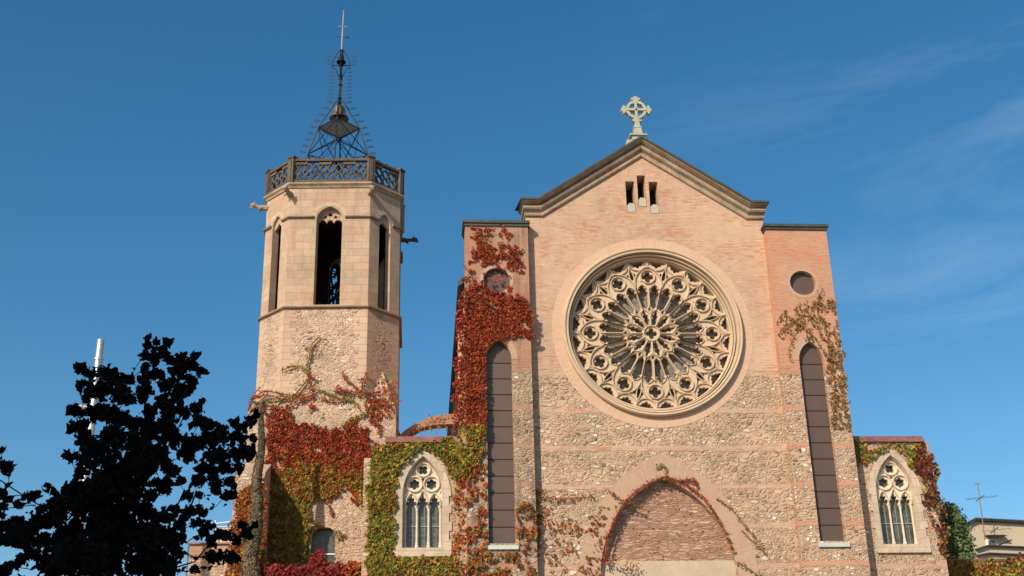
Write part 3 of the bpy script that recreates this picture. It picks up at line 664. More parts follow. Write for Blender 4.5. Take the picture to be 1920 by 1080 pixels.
for s in (-1, 1):
    x0, x1 = sorted((8.04*s, 11.55*s)); cx = 9.8*s
    b = MB(); b.plate(Fc, rect(x0, 0, x1, 15.62), [parch(cx, .84, 11.29, 13.45, 15.08, 12)], 0, -.6)
    xo = 11.55*s
    b.box((min(xo, xo-.6*s), .901, 0), (max(xo, xo-.6*s), 4.0 if s < 0 else 9, 15.62))
    ch = b.build('chapel_wall', MT['chapel'], church)
    b = MB()
    ca, cb = sorted((8.35*s, 11.34*s))
    b.box((ca, .16, 15.62), (cb, 1.1, 15.66)); b.face([(ca, .18, 15.66), (cb, .18, 15.66), (cb, .30, 15.90), (ca, .30, 15.90)]); b.face([(ca, .30, 15.90), (cb, .30, 15.90), (cb, 4 if s < 0 else 9, 15.95), (ca, 4 if s < 0 else 9, 15.95)])
    e_ = ca if s > 0 else ca
    for xx in (ca, cb): b.face([(xx, .18, 15.66), (xx, .30, 15.90), (xx, 4, 15.95), (xx, 4, 15.66)])
    if s > 0: b.face([(8.05, .18, 16.05), (8.35, .18, 15.66), (8.35, .30, 15.90), (8.05, .30, 16.3)])
    b.build('copper_flashing', MT['copper'], church)
    gothic_window(cx, Fc, church)
# low ivy covered wall joining the left chapel
b = MB(); b.box((-12.2, .35, 0), (-11.56, 3.9, 15.0)); b.build('link_wall', MT['chapel'], church)
# flying arch between nave and tower
up_px = [(738, 826), (760, 806), (783, 792), (805, 782), (832, 777), (866, 775)]; lo_px = [(752, 830), (770, 813), (790, 802), (812, 797), (838, 795), (866, 795)]
FA = Frame((0, 5.2, 0)); uA = [(at(x, y, 5.2).x, at(x, y, 5.2).z) for x, y in up_px]; lA = [(at(x, y, 5.2).x, at(x, y, 5.2).z) for x, y in lo_px]
b = MB(); b.plate(FA, uA+lA[::-1], [], 0, -.6); b.build('flying_arch', MT['archbrick'], church)

# ------------------------------------------------------------------ bell tower
TX, TYc, TROT, S0, W0 = -14.13, 7.5, -.0508, 3.27, .587
tower = empty('bell_tower', (TX, TYc, 0), 'octagonal stone bell tower with tall arched openings and a dark pierced balustrade', 'bell tower')
def oct_pts(S):
    W = S*W0; q = [(-W, -S), (W, -S), (S, -W), (S, W), (W, S), (-W, S), (-S, W), (-S, -W)]
    q[3] = (S-.22, W); q[4] = (W-.22, S)
    return [(TX+x*math.cos(TROT)-y*math.sin(TROT), TYc+x*math.sin(TROT)+y*math.cos(TROT)) for x, y in q]
def oct_frame(k, S):
    P = oct_pts(S); a, b_ = Vector((*P[k], 0)), Vector((*P[(k+1) % 8], 0)); ex = (b_-a); hw = ex.length/2; ex.normalize()
    return Frame((a+b_)/2, ex, ex.cross(Vector((0, 0, 1)))), hw
def oct_prism(S, z0, z1, mb, S2=None, cap=True):
    A = oct_pts(S); B = oct_pts(S2 or S)
    for k in range(8):
        q = (k+1) % 8; l = math.dist(A[k], A[q])
        mb.face([(*A[k], z0), (*A[q], z0), (*B[q], z1), (*B[k], z1)], [(-l/2, z0), (l/2, z0), (l/2, z1), (-l/2, z1)], 0 if k % 2 == 0 else (1 if getattr(mb, 'alt', False) else 0))
    if cap: mb.face([(*p, z1) for p in B], [p for p in B]); mb.face([(*p, z0) for p in A][::-1], [p for p in A][::-1])
b = MB(); b.alt = True; oct_prism(S0, 17.0, 23.2, b, cap=True); b.build('lower_stage', [MT['towrub'], MT['towrub_d']], tower)
b = MB()
for k in range(8):
    F, hw = oct_frame(k, S0-.015)
    ow = .61 if k % 2 == 0 else .35
    th = .75 if k % 2 == 0 else .38; 
    holes = [parch(0, ow, 23.42, 27.80, 28.50 if k % 2 == 0 else 28.35, 8)]
    hi_ = hw-.75*math.tan(P2/8)
    b.plate(F, rect(-hw, 23.3, hw, 29.7), holes, 0, -.02)          # skin
    loop = holes[0]
    for i in range(len(loop)):
        j = (i+1) % len(loop); A, B2 = loop[i], loop[j]
        b.face([F.p(*A, -.02), F.p(*B2, -.02), F.p(*B2, -th), F.p(*A, -th)][::-1], [(0, A[1]), (0, B2[1]), (th, B2[1]), (th, A[1])][::-1])
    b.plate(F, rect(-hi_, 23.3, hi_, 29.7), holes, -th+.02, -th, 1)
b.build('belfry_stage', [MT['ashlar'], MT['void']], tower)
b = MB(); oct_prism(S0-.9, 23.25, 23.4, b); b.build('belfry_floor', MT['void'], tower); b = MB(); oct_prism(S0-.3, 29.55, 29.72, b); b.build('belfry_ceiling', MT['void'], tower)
# arch rims and tracery of the openings
for k in range(8):
    F, hw = oct_frame(k, S0-.015); ow = .61 if k % 2 == 0 else .35; za = 28.50 if k % 2 == 0 else 28.35
    if k in (0, 1, 7, 2, 6):
        ri_ = parch(0, ow+.005, 27.98, 27.99, za+.005, 8)[2:]; ro_ = parch(0, ow+.22, 27.98, 27.99, za+.22, 8)[2:]
        ringband(ri_, ro_, F, .012, 'arch_rim', MT['rim'], tower, False)
    if k in (0, 1, 7):
        b = MB(); t_ = .30 if k == 0 else .12
        zb = 27.72
        if k == 0:
            o_ = parch(0, ow, zb, 27.80, za, 8)
            low = [(-ow, zb), (-.54, 27.86), (-.44, 27.93), (-.30, 27.94), (-.22, 27.86), (-.17, 27.78), (-.10, 27.90), (0, 27.95), (.10, 27.90), (.17, 27.78), (.22, 27.86), (.30, 27.94), (.44, 27.93), (.54, 27.86), (ow, zb)]
            b.plate(F, low+[p for p in o_[2:]], [foil(0, 28.22, 4, .062, .052, P2/4), foil(-.25, 28.08, 3, .045, .048, P2/2), foil(.25, 28.08, 3, .045, .048, P2/2), [(-.46, 28.02), (-.40, 28.0), (-.40, 28.12)], [(.46, 28.02), (.40, 28.12), (.40, 28.0)]], -t_, -t_-.14)
        else:
            o_ = parch(0, ow, zb, 27.80, za, 8)
            b.plate(F, [(-ow, zb), (-.2, 27.8), (-.08, 27.9), (0, 28.0), (.08, 27.9), (.2, 27.8), (ow, zb)]+[p for p in o_[2:]], [], -t_, -t_-.12)
        b.build('opening_tracery', MT['ashlar'], tower)
# iron grille in rear opening, bell frame inside
F, hw = oct_frame(4, S0-.4); b = MB()
rg_ = random.Random(3)
for i in range(120):
    u0, v0 = rg_.uniform(-.62, .62), 23.4+5.0*rg_.random()**1.0; an = rg_.choice((0, P2/2, P2/2, .7, -.8, 2.2))+rg_.uniform(-.2, .2); ln = rg_.uniform(.25, .8)
    b.bar(F.p(u0-ln*math.cos(an), v0-ln*math.sin(an), 0), F.p(u0+ln*math.cos(an), v0+ln*math.sin(an), 0), rg_.uniform(.04, .11), .06)
b.build('rear_grille', MT['iron'], tower)
# belts
def belt(S, z0, prof, name, skip=None, mat='belt', faces=range(8)):
    for k in faces:
        b = MB()
        F, hw = oct_frame(k, S)
        segs = [(-1, 1)] if not skip else None
        ow = (.75 if k % 2 == 0 else .44)
        for (sa, sb) in ([(-hw, hw)] if not skip else [(-hw, -ow), (ow, hw)]):
            for j in range(len(prof)-1):
                (o0, h0), (o1, h1) = prof[j], prof[j+1]; t = math.tan(P2/8)
                e = lambda x, o: x+math.copysign(o*t, x) if abs(abs(x)-hw) < 1e-6 else x
                jit = 0
                b.face([F.p(e(sa, o0), z0+h0, o0), F.p(e(sb, o0), z0+h0, o0), F.p(e(sb, o1), z0+h1, o1), F.p(e(sa, o1), z0+h1, o1)], [(sa, h0+o0), (sb, h0+o0), (sb, h1+o1), (sa, h1+o1)])
            if skip:
                for x in ((sb,) if sa < 0 and sb < 0 else (sa,)):
                    b.face([F.p(x, z0+h, o) for o, h in prof], [(o, h) for o, h in prof])
                b.build(name, MT[mat], tower); b = MB()
        if not skip: b.build(name, MT[mat], tower)
bp = [(-.02, -.10), (.05, -.07), (.12, -.02), (.12, .04), (-.02, .10)]
belt(S0, 23.27, bp, 'sill_belt'); belt(S0-.015, 27.93, bp, 'impost_belt', True)
belt(S0, 29.62, [(-.02, -.14), (.04, -.12), (.07, -.04), (.16, .04), (.16, .12), (-.3, .20)], 'parapet_cornice', None, 'cornice')
# balustrade: one panel per face + corner piers
SB = S0-.03; ZB = 29.82
for k in range(8):
    F, hw = oct_frame(k, SB)
    b = MB(); t = .09
    b.obox(F, -hw+.1, hw-.1, ZB-.02, ZB+.10, -t, t); b.obox(F, -hw+.08, hw-.08, ZB+1.13, ZB+1.25, -t-.02, t+.02)
    # stepped upper band (key pattern) and spikes
    n = max(2, int(round(2*hw/.62))); cw = (2*hw-.35)/n
    for i in range(n):
        x = -hw+.175+i*cw
        if i % 2 == 0: b.obox(F, x, x+cw*.9, ZB+.94, ZB+1.06, -t, t-.01)
        else: b.obox(F, x-.1*cw, x, ZB+.94, ZB+1.13, -t, t-.01)
        b.obox(F, x+cw*.45, x+cw*.45+.09, ZB+1.25, ZB+1.36, -.05, .05)
    m = max(2, int(round((2*hw-.3)/.72))); cw = (2*hw-.3)/m; y0, y1 = ZB+.08, ZB+.80
    def wav(ph, zc, am, nn=12): return [(-hw+.15+i*cw*m/(nn*m), zc+am*math.cos(P2*2*(i/nn)+ph)) for i in range(nn*m+1)]
    for ph, zc in ((0, ZB+.31), (P2, ZB+.31), (0, ZB+.75), (P2, ZB+.75)):
        pth = [(x, ZB+.10 if z < ZB+.10 else z) for x, z in wav(ph, zc, .22)]
        b.mould(F, pth, .10, .06, -.02); b.mould(F, pth, .10, -.06, -.02)
    b.build('balustrade_panel', MT['balust'], tower)
for k, (x, y) in enumerate(oct_pts(SB)):
    b = MB(); d = Vector((x-TX, y-TYc, 0)).normalized(); F = Frame((x, y, 0), (-d.y, d.x, 0), d)
    b.obox(F, -.17, .17, ZB-.06, ZB+1.29, -.17, .12); b.obox(F, -.21, .21, ZB+1.29, ZB+1.38, -.2, .16); b.obox(F, -.06, .06, ZB+.02, ZB+1.15, .12, .15)
    b.build('balustrade_pier', MT['balust'], tower)
# gargoyles
def gargoyle(base, dr, ln, mat='cornice', droop=0):
    b = MB(); dr = Vector(dr).normalized(); base = Vector(base)
    pts = []; rs = []
    for t, r, dz in ((-.3, .16, 0), (0, .16, 0), (.25, .13, .0), (.5, .10, .02), (.68, .10, .06), (.8, .14, .10), (.92, .12, .08), (1.0, .06, .02)):
        pts.append(base+dr*ln*t+Vector((0, 0, dz*1.2+droop*t))); rs.append(r)
    b.tube(pts, rs, 8); h = pts[5]
    sd_ = dr.cross(Vector((0, 0, 1)))
    for s in (-1, 1):
        b.tube([h+sd_*s*.08, h+sd_*s*.12+Vector((0, 0, .15))-dr*.06], [.04, .012], 5)
        b.tube([base+dr*ln*.3+sd_*s*.12-Vector((0, 0, .02)), base+dr*ln*.5+sd_*s*.14-Vector((0, 0, .16))], [.06, .04], 5)
    b.tube([h+dr*.05-Vector((0, 0, .10)), h+dr*.20-Vector((0, 0, .16))], [.06, .04], 5)
    b.build('gargoyle', MT[mat], tower, weld=False)
P = oct_pts(S0)
gargoyle((P[7][0], P[7][1], 29.15), (-1, -.10, 0), .75)
gargoyle((P[0][0], P[0][1], 29.15), (-.35, -1, 0), .6)
gargoyle((P[1][0], P[1][1], 29.2), (.3, -1, 0), .45)
gargoyle((P[3][0]-.1, P[3][1], 29.25), (1, .05, 0), .95, 'balust', -.12)
gargoyle((P[5][0], P[5][1], 29.2), (-.3, 1, 0), .7)
# square base with broaches
c_, s_ = math.cos(TROT), math.sin(TROT)
def TL(x, y): return (TX+x*c_-y*s_, TYc+x*s_+y*c_)
b = MB(); SQ = S0+.02
sq = [(-SQ, -SQ), (SQ, -SQ), (SQ-.3, SQ), (-SQ, SQ)]
zt = 18.2
FB = Frame((*TL(0, -SQ), 0), (c_, s_, 0), (s_, -c_, 0))
def yt(x): return FB.o.y+(x-FB.o.x)*s_/c_                          # front plane of the tower foot
def atT(px, py, off=.0):
    y = 4.1
    for _ in range(4): y = yt(at(px, py, y).x)-off
    return at(px, py, y)
wc = atT(606, 1010); wa = atT(606, 989).z; hwn = .52; wu = (wc.x-FB.o.x)/c_
slot = parch(wu, hwn, 8.5, wa-.40, wa, 8)
b.plate(FB, [(-SQ*1.06, 0), (SQ, 0), (SQ, zt), (-SQ, zt)], [slot], 0, -.5)
for i in range(1, 4):
    j = (i+1) % 4; A, B2 = sq[i], sq[j]
    bat = lambda p: (p[0]*(1.06 if p[0] < 0 else 1.0), p[1])
    A0, B0 = bat(A), bat(B2)
    b.face([(*TL(*A0), 0), (*TL(*B0), 0), (*TL(*B2), zt), (*TL(*A), zt)], [(-SQ, 0), (SQ, 0), (SQ, zt), (-SQ, zt)])
b.face([(*TL(*p), zt) for p in sq], [p for p in sq])
b.build('square_base', MT['towbase'], tower)
for i, (sx, sy) in enumerate(((-1, -1), (1, -1), (1, 1), (-1, 1))):
    W = S0*W0; b = MB(); C0 = (*TL(sx*SQ, sy*SQ), zt); A = (*TL(sx*W*.98, sy*SQ), zt); B2 = (*TL(sx*SQ, sy*W*.98), zt); m = (S0+W)/2; ap = (*TL(sx*m, sy*m), 20.35)
    tri = [(A, C0, ap), (C0, B2, ap), (B2, A, ap)]
    if sx*sy < 0: tri = [(t_[1], t_[0], t_[2]) for t_ in tri]
    for t_ in tri:
        t_ = t_ if sx*sy > 0 else t_
        b.face(list(t_), [(0, zt), (1.4, zt), (.7, 20.3)])
    b.build('broach', MT['towbase'], tower, weld=True)
# left buttress at the foot, stone string, small arched window
b = MB()
bx0, bx1 = at(447, 900, 2.4).x, at(497, 900, 2.4).x
b.box((bx0-.15, 2.3, 0), (bx1, 4.3, 14.9)); b.face([(bx0-.15, 2.3, 14.9), (bx1, 2.3, 14.9), (bx1, 4.2, 15.8), (bx0-.15, 4.2, 15.8)])
b.face([(bx1, 2.3, 14.9), (bx1, 4.3, 14.9), (bx1, 4.2, 15.8)]); b.face([(bx0-.15, 2.3, 14.9), (bx0-.15, 4.2, 15.8), (bx0-.15, 4.3, 14.9)])
b.build('foot_buttress', MT['towbase'], tower)
b = MB(); b.plate(FB, parch(wu, hwn+.03, 8.5, wa-.40, wa+.03, 8), [], -.28, -.32); tw = b.build('arched_window', MT['glass'], tower)
zb = atT(606, 1037).z; b = MB(); b.obox(FB, wu-hwn, wu+hwn, zb-.03, zb+.03, -.28, -.24); b.obox(FB, wu-.02, wu+.02, 8.6, zb-.03, -.28, -.24); b.build('glazing_bar', MT['white'], tw)
b = MB()

# iron spire
isp = None
F7 = 7.5
def q7(x, y, Y=F7): return at(440+x/3.1775, y/3.1775, Y)
cxs = at(636, 222, F7).x
zp = q7(625, 765).z; hw_p = (q7(748, 765).x-q7(500, 765).x)/2; zbse = 29.85; ztop = q7(625, 600).z
hb = hw_p*1.0+(q7(795, 915).x-q7(440, 915).x)/2*1.0; 
wl = (q7(795, 915).x-q7(440, 915).x)/2; zl = q7(620, 915).z
slope = (wl-hw_p)/(zp-zl); wb = hw_p+slope*(zp-zbse)
cor = [(-1, 0), (0, -1), (1, 0), (0, 1)]
def pt(i, z, wdt): return Vector((cxs+cor[i % 4][0]*wdt, F7+cor[i % 4][1]*wdt, z))
def wz(z): return hw_p+slope*(zp-z) if z <= zp else hw_p+(z-zp)/(ztop-zp)*(.17-hw_p)
b = MB()
zs_ = [zbse, zbse+(zp-zbse)*.36, zbse+(zp-zbse)*.68, zp]
for i in range(4):
    b.tube([pt(i, zbse, wz(zbse)), pt(i, zp, hw_p), pt(i, ztop, .17)], .038, 6)
    for a, c in zip(zs_[:-1], zs_[1:]):
        A, B2, C_, D_ = pt(i, a, wz(a)), pt(i+1, a, wz(a)), pt(i+1, c, wz(c)), pt(i, c, wz(c))
        b.tube([A, C_], .024, 5); b.tube([B2, D_], .024, 5); b.tube([D_, C_], .028, 5)
        m_ = (A+B2)/2; b.tube([m_, D_], .016, 5); b.tube([m_, C_], .016, 5)
for s in (-1, 1):
    b.tube([(cxs+s*.05, F7, zp+.1), (cxs+s*.05, F7, q7(0, 380).z)], .02, 6); b.tube([(cxs, F7+s*.05, zp+.1), (cxs, F7+s*.05, q7(0, 380).z)], .02, 6)
for yy in (600, 575, 495, 437, 380):
    z = q7(0, yy).z; b.lathe([(.10, -.03), (.13, 0), (.10, .03)], (cxs, F7, z), 12)
for i in range(10):  # collars near the neck
    pass
zc_ = q7(0, 377).z; zc2 = q7(0, 440).z; zc3 = q7(0, 315).z; wcb = (q7(690, 377).x-q7(575, 377).x)/2
for dx, dy in ((1, 0), (-1, 0), (0, 1), (0, -1)):
    b.tube([(cxs, F7, zc_), (cxs+dx*wcb, F7+dy*wcb, zc_)], .025, 5)
    b.tube([(cxs+dx*.08, F7+dy*.08, zc2-.25), (cxs+dx*.10, F7+dy*.10, zc2), (cxs+dx*wcb*.55, F7+dy*wcb*.55, (zc_*.6+zc2*.4)), (cxs+dx*wcb, F7+dy*wcb, zc_)], .018, 5)
    b.tube([(cxs+dx*wcb*.95, F7+dy*wcb*.95, zc_), (cxs+dx*wcb*.85, F7+dy*wcb*.85, zc_+.3), (cxs+dx*wcb*.5, F7+dy*wcb*.5, zc3+.05), (cxs+dx*.05, F7+dy*.05, zc3+.35)], .018, 5)
b.tube([(cxs, F7, zc3), (cxs, F7, q7(0, 280).z)], [.12, .05], 6)
b.tube([(cxs, F7, q7(0, 300).z), (cxs+.10, F7, q7(0, 285).z), (cxs+.02, F7, q7(0, 278).z)], .06, 6)
spire = b.build('iron_spire', MT['iron'], tower)
b = MB()
for yy, s1 in [(600+i*38, 1) for i in range(0, 9)]:                 # feathery wire crockets along the slopes
    z = q7(0, yy).z; wdt = wz(z) if z > zbse else wz(zbse)
    for i in range(4):
        d = Vector((cor[i][0], cor[i][1], 0)); t_ = Vector((-d.y, d.x, 0)); p0 = pt(i, z, wdt)
        e = p0+d*.42+Vector((0, 0, .10)); b.tube([p0, p0+d*.2+Vector((0, 0, .02)), e], .016, 4)
        for a in (.16, .26, .36): q = p0+d*a+Vector((0, 0, .05)); b.tube([q-t_*.05-Vector((0, 0, .05)), q+d*.07+Vector((0, 0, .08))], .013, 4); b.tube([q-Vector((0, 0, .07))+d*.05, q+Vector((0, 0, .05))-d*.03], .012, 4)
for yy in [395+i*22 for i in range(9)]+[325, 350, 370]:
    z = q7(0, yy).z
    for i in range(4):
        d = Vector((cor[i][0], cor[i][1], 0)); o_ = .36 if yy > 380 else .55
        p0 = Vector((cxs, F7, z))+d*(o_); b.tube([Vector((cxs, F7, z-.04))+d*.1, p0-Vector((0, 0, .03))], .006, 4)
        b.tube([p0, p0+d*.26+Vector((0, 0, .06))], .015, 4); b.tube([p0+d*.05+Vector((0, 0, .08)), p0+d*.13-Vector((0, 0, .06)), p0+d*.24+Vector((0, 0, .10))], .014, 4)
b.build('wire_ornament', MT['iron2'], spire)
b = MB(); t0 = [pt(i, zp+.02, hw_p*.98) for i in range(4)]; apx = Vector((cxs, F7, zp+.45))
for i in range(4): b.face([t0[i], t0[(i+1) % 4], apx])
b.face(t0[::-1]); b.build('bell_hood', MT['plate'], spire)
def bell(z0, z1, r, mat, nm='bell'):
    h = z1-z0; b = MB(); b.lathe([(r, 0), (r*.97, .06*h), (r*.80, .20*h), (r*.64, .42*h), (r*.58, .68*h), (r*.50, .86*h), (r*.30, .95*h), (r*.10, h), (r*.10, h*1.05), (0, h*1.05)], (cxs, F7, z0), 24)
    b.lathe([(r*.92, .01), (r*.6, .3*h), (r*.45, .8*h), (0, .85*h)], (cxs, F7, z0), 24)
    b.tube([(cxs, F7, z0+.6*h), (cxs, F7, z0-.02)], [.03, .07], 6); return b.build(nm, MT[mat], spire, weld=False)
bell(q7(0, 700).z+.03, q7(0, 615).z, .50, 'bronze'); bell(q7(0, 358).z, q7(0, 312).z, .25, 'bronze_d')
b = MB(); zt0 = q7(0, 285).z; zt1 = q7(0, 52).z; za_ = q7(0, 143).z; ox = .05
b.tube([(cxs, F7, zt0), (cxs+ox*.6, F7, zt1-.3), (cxs+ox, F7, zt1)], [.045, .035, .02], 6); b.tube([(cxs-.24, F7, za_), (cxs+.28, F7, za_)], .03, 6)
for xx in (-.24, .28): b.lathe([(0, -.04), (.045, 0), (0, .04)], (cxs+xx, F7, za_), 8)
b.lathe([(0, -.10), (.08, 0), (0, .1)], (cxs+ox, F7, zt1), 8); b.lathe([(0, -.08), (.07, 0), (0, .08)], (cxs+.03, F7, za_), 8)
b.build('cross', MT['pcross'], spire)
b = MB(); zv = q7(0, 205).z
b.plate(Frame((cxs, F7, zv)), [(.03, -.015), (.18, -.02), (.24, -.09), (.36, -.06), (.40, .02), (.33, .06), (.22, .03), (.03, .015)], [], .01, -.01)
b.plate(Frame((cxs, F7, zv)), [(-.03, .015), (-.22, .04), (-.32, .08), (-.28, .02), (-.22, .0), (-.03, -.015)], [], .01, -.01)
b.build('weather_vane', MT['bronze_d'], spire)

# ------------------------------------------------------------------ foliage helpers
def inpoly(x, y, P):
    c = False; j = len(P)-1
    for i in range(len(P)):
        if (P[i][1] > y) != (P[j][1] > y) and x < (P[j][0]-P[i][0])*(y-P[i][1])/(P[j][1]-P[i][1])+P[i][0]: c = not c
        j = i
    return c
def leaf(mb, p, nrm, tip, size, mi):
    # folded pointed leaf: 2 quads
    tip = (tip-nrm*tip.dot(nrm)).normalized(); sd_ = nrm.cross(tip); l = size; w_ = size*.46
    b0 = p-tip*l*.35; t = p+tip*l*.65; lf = p+sd_*w_+nrm*size*.13; rg = p-sd_*w_+nrm*size*.13; lf2 = p+tip*l*.25+sd_*w_*.62+nrm*size*.08; rg2 = p+tip*l*.25-sd_*w_*.62+nrm*size*.08
    mb.face([b0, lf, lf2, t], [(0, 0)]*4, mi); mb.face([b0, t, rg2, rg], [(0, 0)]*4, mi)
def pick(pal):
    r = random.random()*sum(w_ for _, w_ in pal); 
    for k, w_ in pal:
        r -= w_
        if r <= 0: return k
    return pal[-1][0]
RED = [('red', 6), ('orange', 1.8), ('rust', 2.5), ('crim', .8), ('brown', 1)]; ROR = [('red', 3), ('orange', 4), ('rust', 2), ('yell', 1.2), ('olive', .5)]
OLV = [('olive', 3), ('yell', 3), ('green', 3), ('orange', 1.2), ('rust', 1)]; GRN = [('green', 5), ('yell', 2.5), ('olive', 2.5), ('orange', .4)]
MIXD = [('orange', 2.5), ('rust', 4), ('dry', 2.5), ('red', 1.2), ('olive', 1), ('yell', .7)]; DRY = [('dry', 4), ('olive', 3), ('rust', 2), ('orange', .7)]; CRM = [('crim', 5), ('red', 3), ('brown', 2)]
BRN = [('brown', 6), ('crim', .5), ('rust', 3), ('olive', 1)]
def vine(label, regions, strands=(), excl=(), name='climbing_vine', cat='climbing plant'):
    """regions: (pixel polygon, wall plane y, leaves per m2, palette, leaf size, patchiness threshold or None, thickness)"""
    mb = MB(); keys = list(LEAF.keys()); cen = Vector(); cnt = 0
    def add(p, y, pal, size, thick, patch, nrm0=None):
        nonlocal cen, cnt
        cl = noise.noise(Vector((p.x*1.3, p.z*1.6, 3.)))*.5+.5
        off = .02+thick*(cl*.8+random.random()*.3)
        q = Vector((p.x, p.y-off, p.z)); tilt = random.uniform(-.25, 1.15); yaw = random.gauss(0, .55)
        n = Vector((math.sin(yaw), -math.cos(yaw)*math.cos(tilt), math.sin(tilt)*.9)).normalized()
        tip = Vector((random.gauss(0, .5), -.35, -1)); mb_i = keys.index(pick(pal))
        leaf(mb, q, n, tip, size*random.uniform(.65, 1.25), mb_i); cen += q; cnt += 1
    for (poly, y, dens, pal, size, thr, thick) in regions:
        AT = (lambda a, c, y_: atT(a, c, .02)) if y == 'T' else at
        P = [(AT(a, c, y).x, AT(a, c, y).z) for a, c in poly]
        xs = [p[0] for p in P]; zs = [p[1] for p in P]
        n = int((max(xs)-min(xs)+.3)*(max(zs)-min(zs)+.3)*dens)
        for _ in range(n):
            x = random.uniform(min(xs)-.15, max(xs)+.15); z = random.uniform(min(zs)-.15, max(zs)+.15)
            jx = noise.noise(Vector((x*2.1, z*2.1, 5.)))*.30+noise.noise(Vector((x*7, z*7, 1.)))*.12; jz = noise.noise(Vector((x*2.1, z*2.1, 15.)))*.30+noise.noise(Vector((x*7, z*7, 11.)))*.12
            if not inpoly(x+jx, z+jz, P): continue
            if any(e(x, z) for e in excl): continue
            if thr is not None:
                v_ = noise.noise(Vector((x*1.7, z*1.7, 3.3)))*.6+noise.noise(Vector((x*5.5, z*5.5, 7.7)))*.5
                if v_ < thr+random.gauss(0, .05): continue
            pal2 = pal
            add(Vector((x, yt(x)-.02 if y == 'T' else y, z)), y, pal2, size, thick, thr)
    sts = []
    for (pts, y, r, pal, size, dn) in strands:
        st = MB(); sts.append(st)
        Q = [(atT(a, c, .02) if y == 'T' else at(a, c, y))+Vector((0, -.04-.03*random.random(), 0)) for a, c in pts]
        # smooth subdivision
        W = []
        for i in range(len(Q)-1):
            a0 = Q[max(i-1, 0)]; a1 = Q[i]; a2 = Q[i+1]; a3 = Q[min(i+2, len(Q)-1)]
            for s in range(5):
                t = s/5; W.append(.5*((2*a1)+(-a0+a2)*t+(2*a0-5*a1+4*a2-a3)*t*t+(-a0+3*a1-3*a2+a3)*t**3))
        W.append(Q[-1]); W = [q+Vector((noise.noise(q*3)*.05, 0, noise.noise(q*3+Vector((9, 0, 0)))*.05)) for q in W]
        st.tube(W, [r*(1-.6*i/len(W)) for i in range(len(W))], 5, 0 if pal not in (RED, CRM) else 1)
        for i in range(len(W)-1):
            L_ = (W[i+1]-W[i]).length
            for _ in range(int(L_*dn+random.random())):
                q = W[i].lerp(W[i+1], random.random())+Vector((random.gauss(0, .05), 0, random.gauss(0, .05)))
                add(q, y, pal, size, .07, None)
    if cnt: cen /= cnt
    root = empty(name, (cen.x, cen.y+.1, cen.z), label, cat, 'creepers on the church and its walls' if cat == 'climbing plant' else None)
    used = sorted(set(mb.mi)); mp_ = {m: i for i, m in enumerate(used)}; mb.mi = [mp_[m] for m in mb.mi]
    if cnt: mb.build('leaves', [LEAF[keys[m]] for m in used], root)
    for st in sts: st.build('stem', [MT['vine'], MT['vinered']], root)
    return root
def ex_gothic(x0): 
    P = parch(x0, 1.06, 10.95, 13.38, 15.26, 8); return lambda x, z: inpoly(x, z, P)
def ex_lancet(x0):
    P = parch(x0, .56, 11.0, 19.05, 19.9, 8); return lambda x, z: inpoly(x, z, P)
TYF = 4.12
c3 = lambda *p: [(420+x/3.6, 560+y/3.6) for x, y in p]
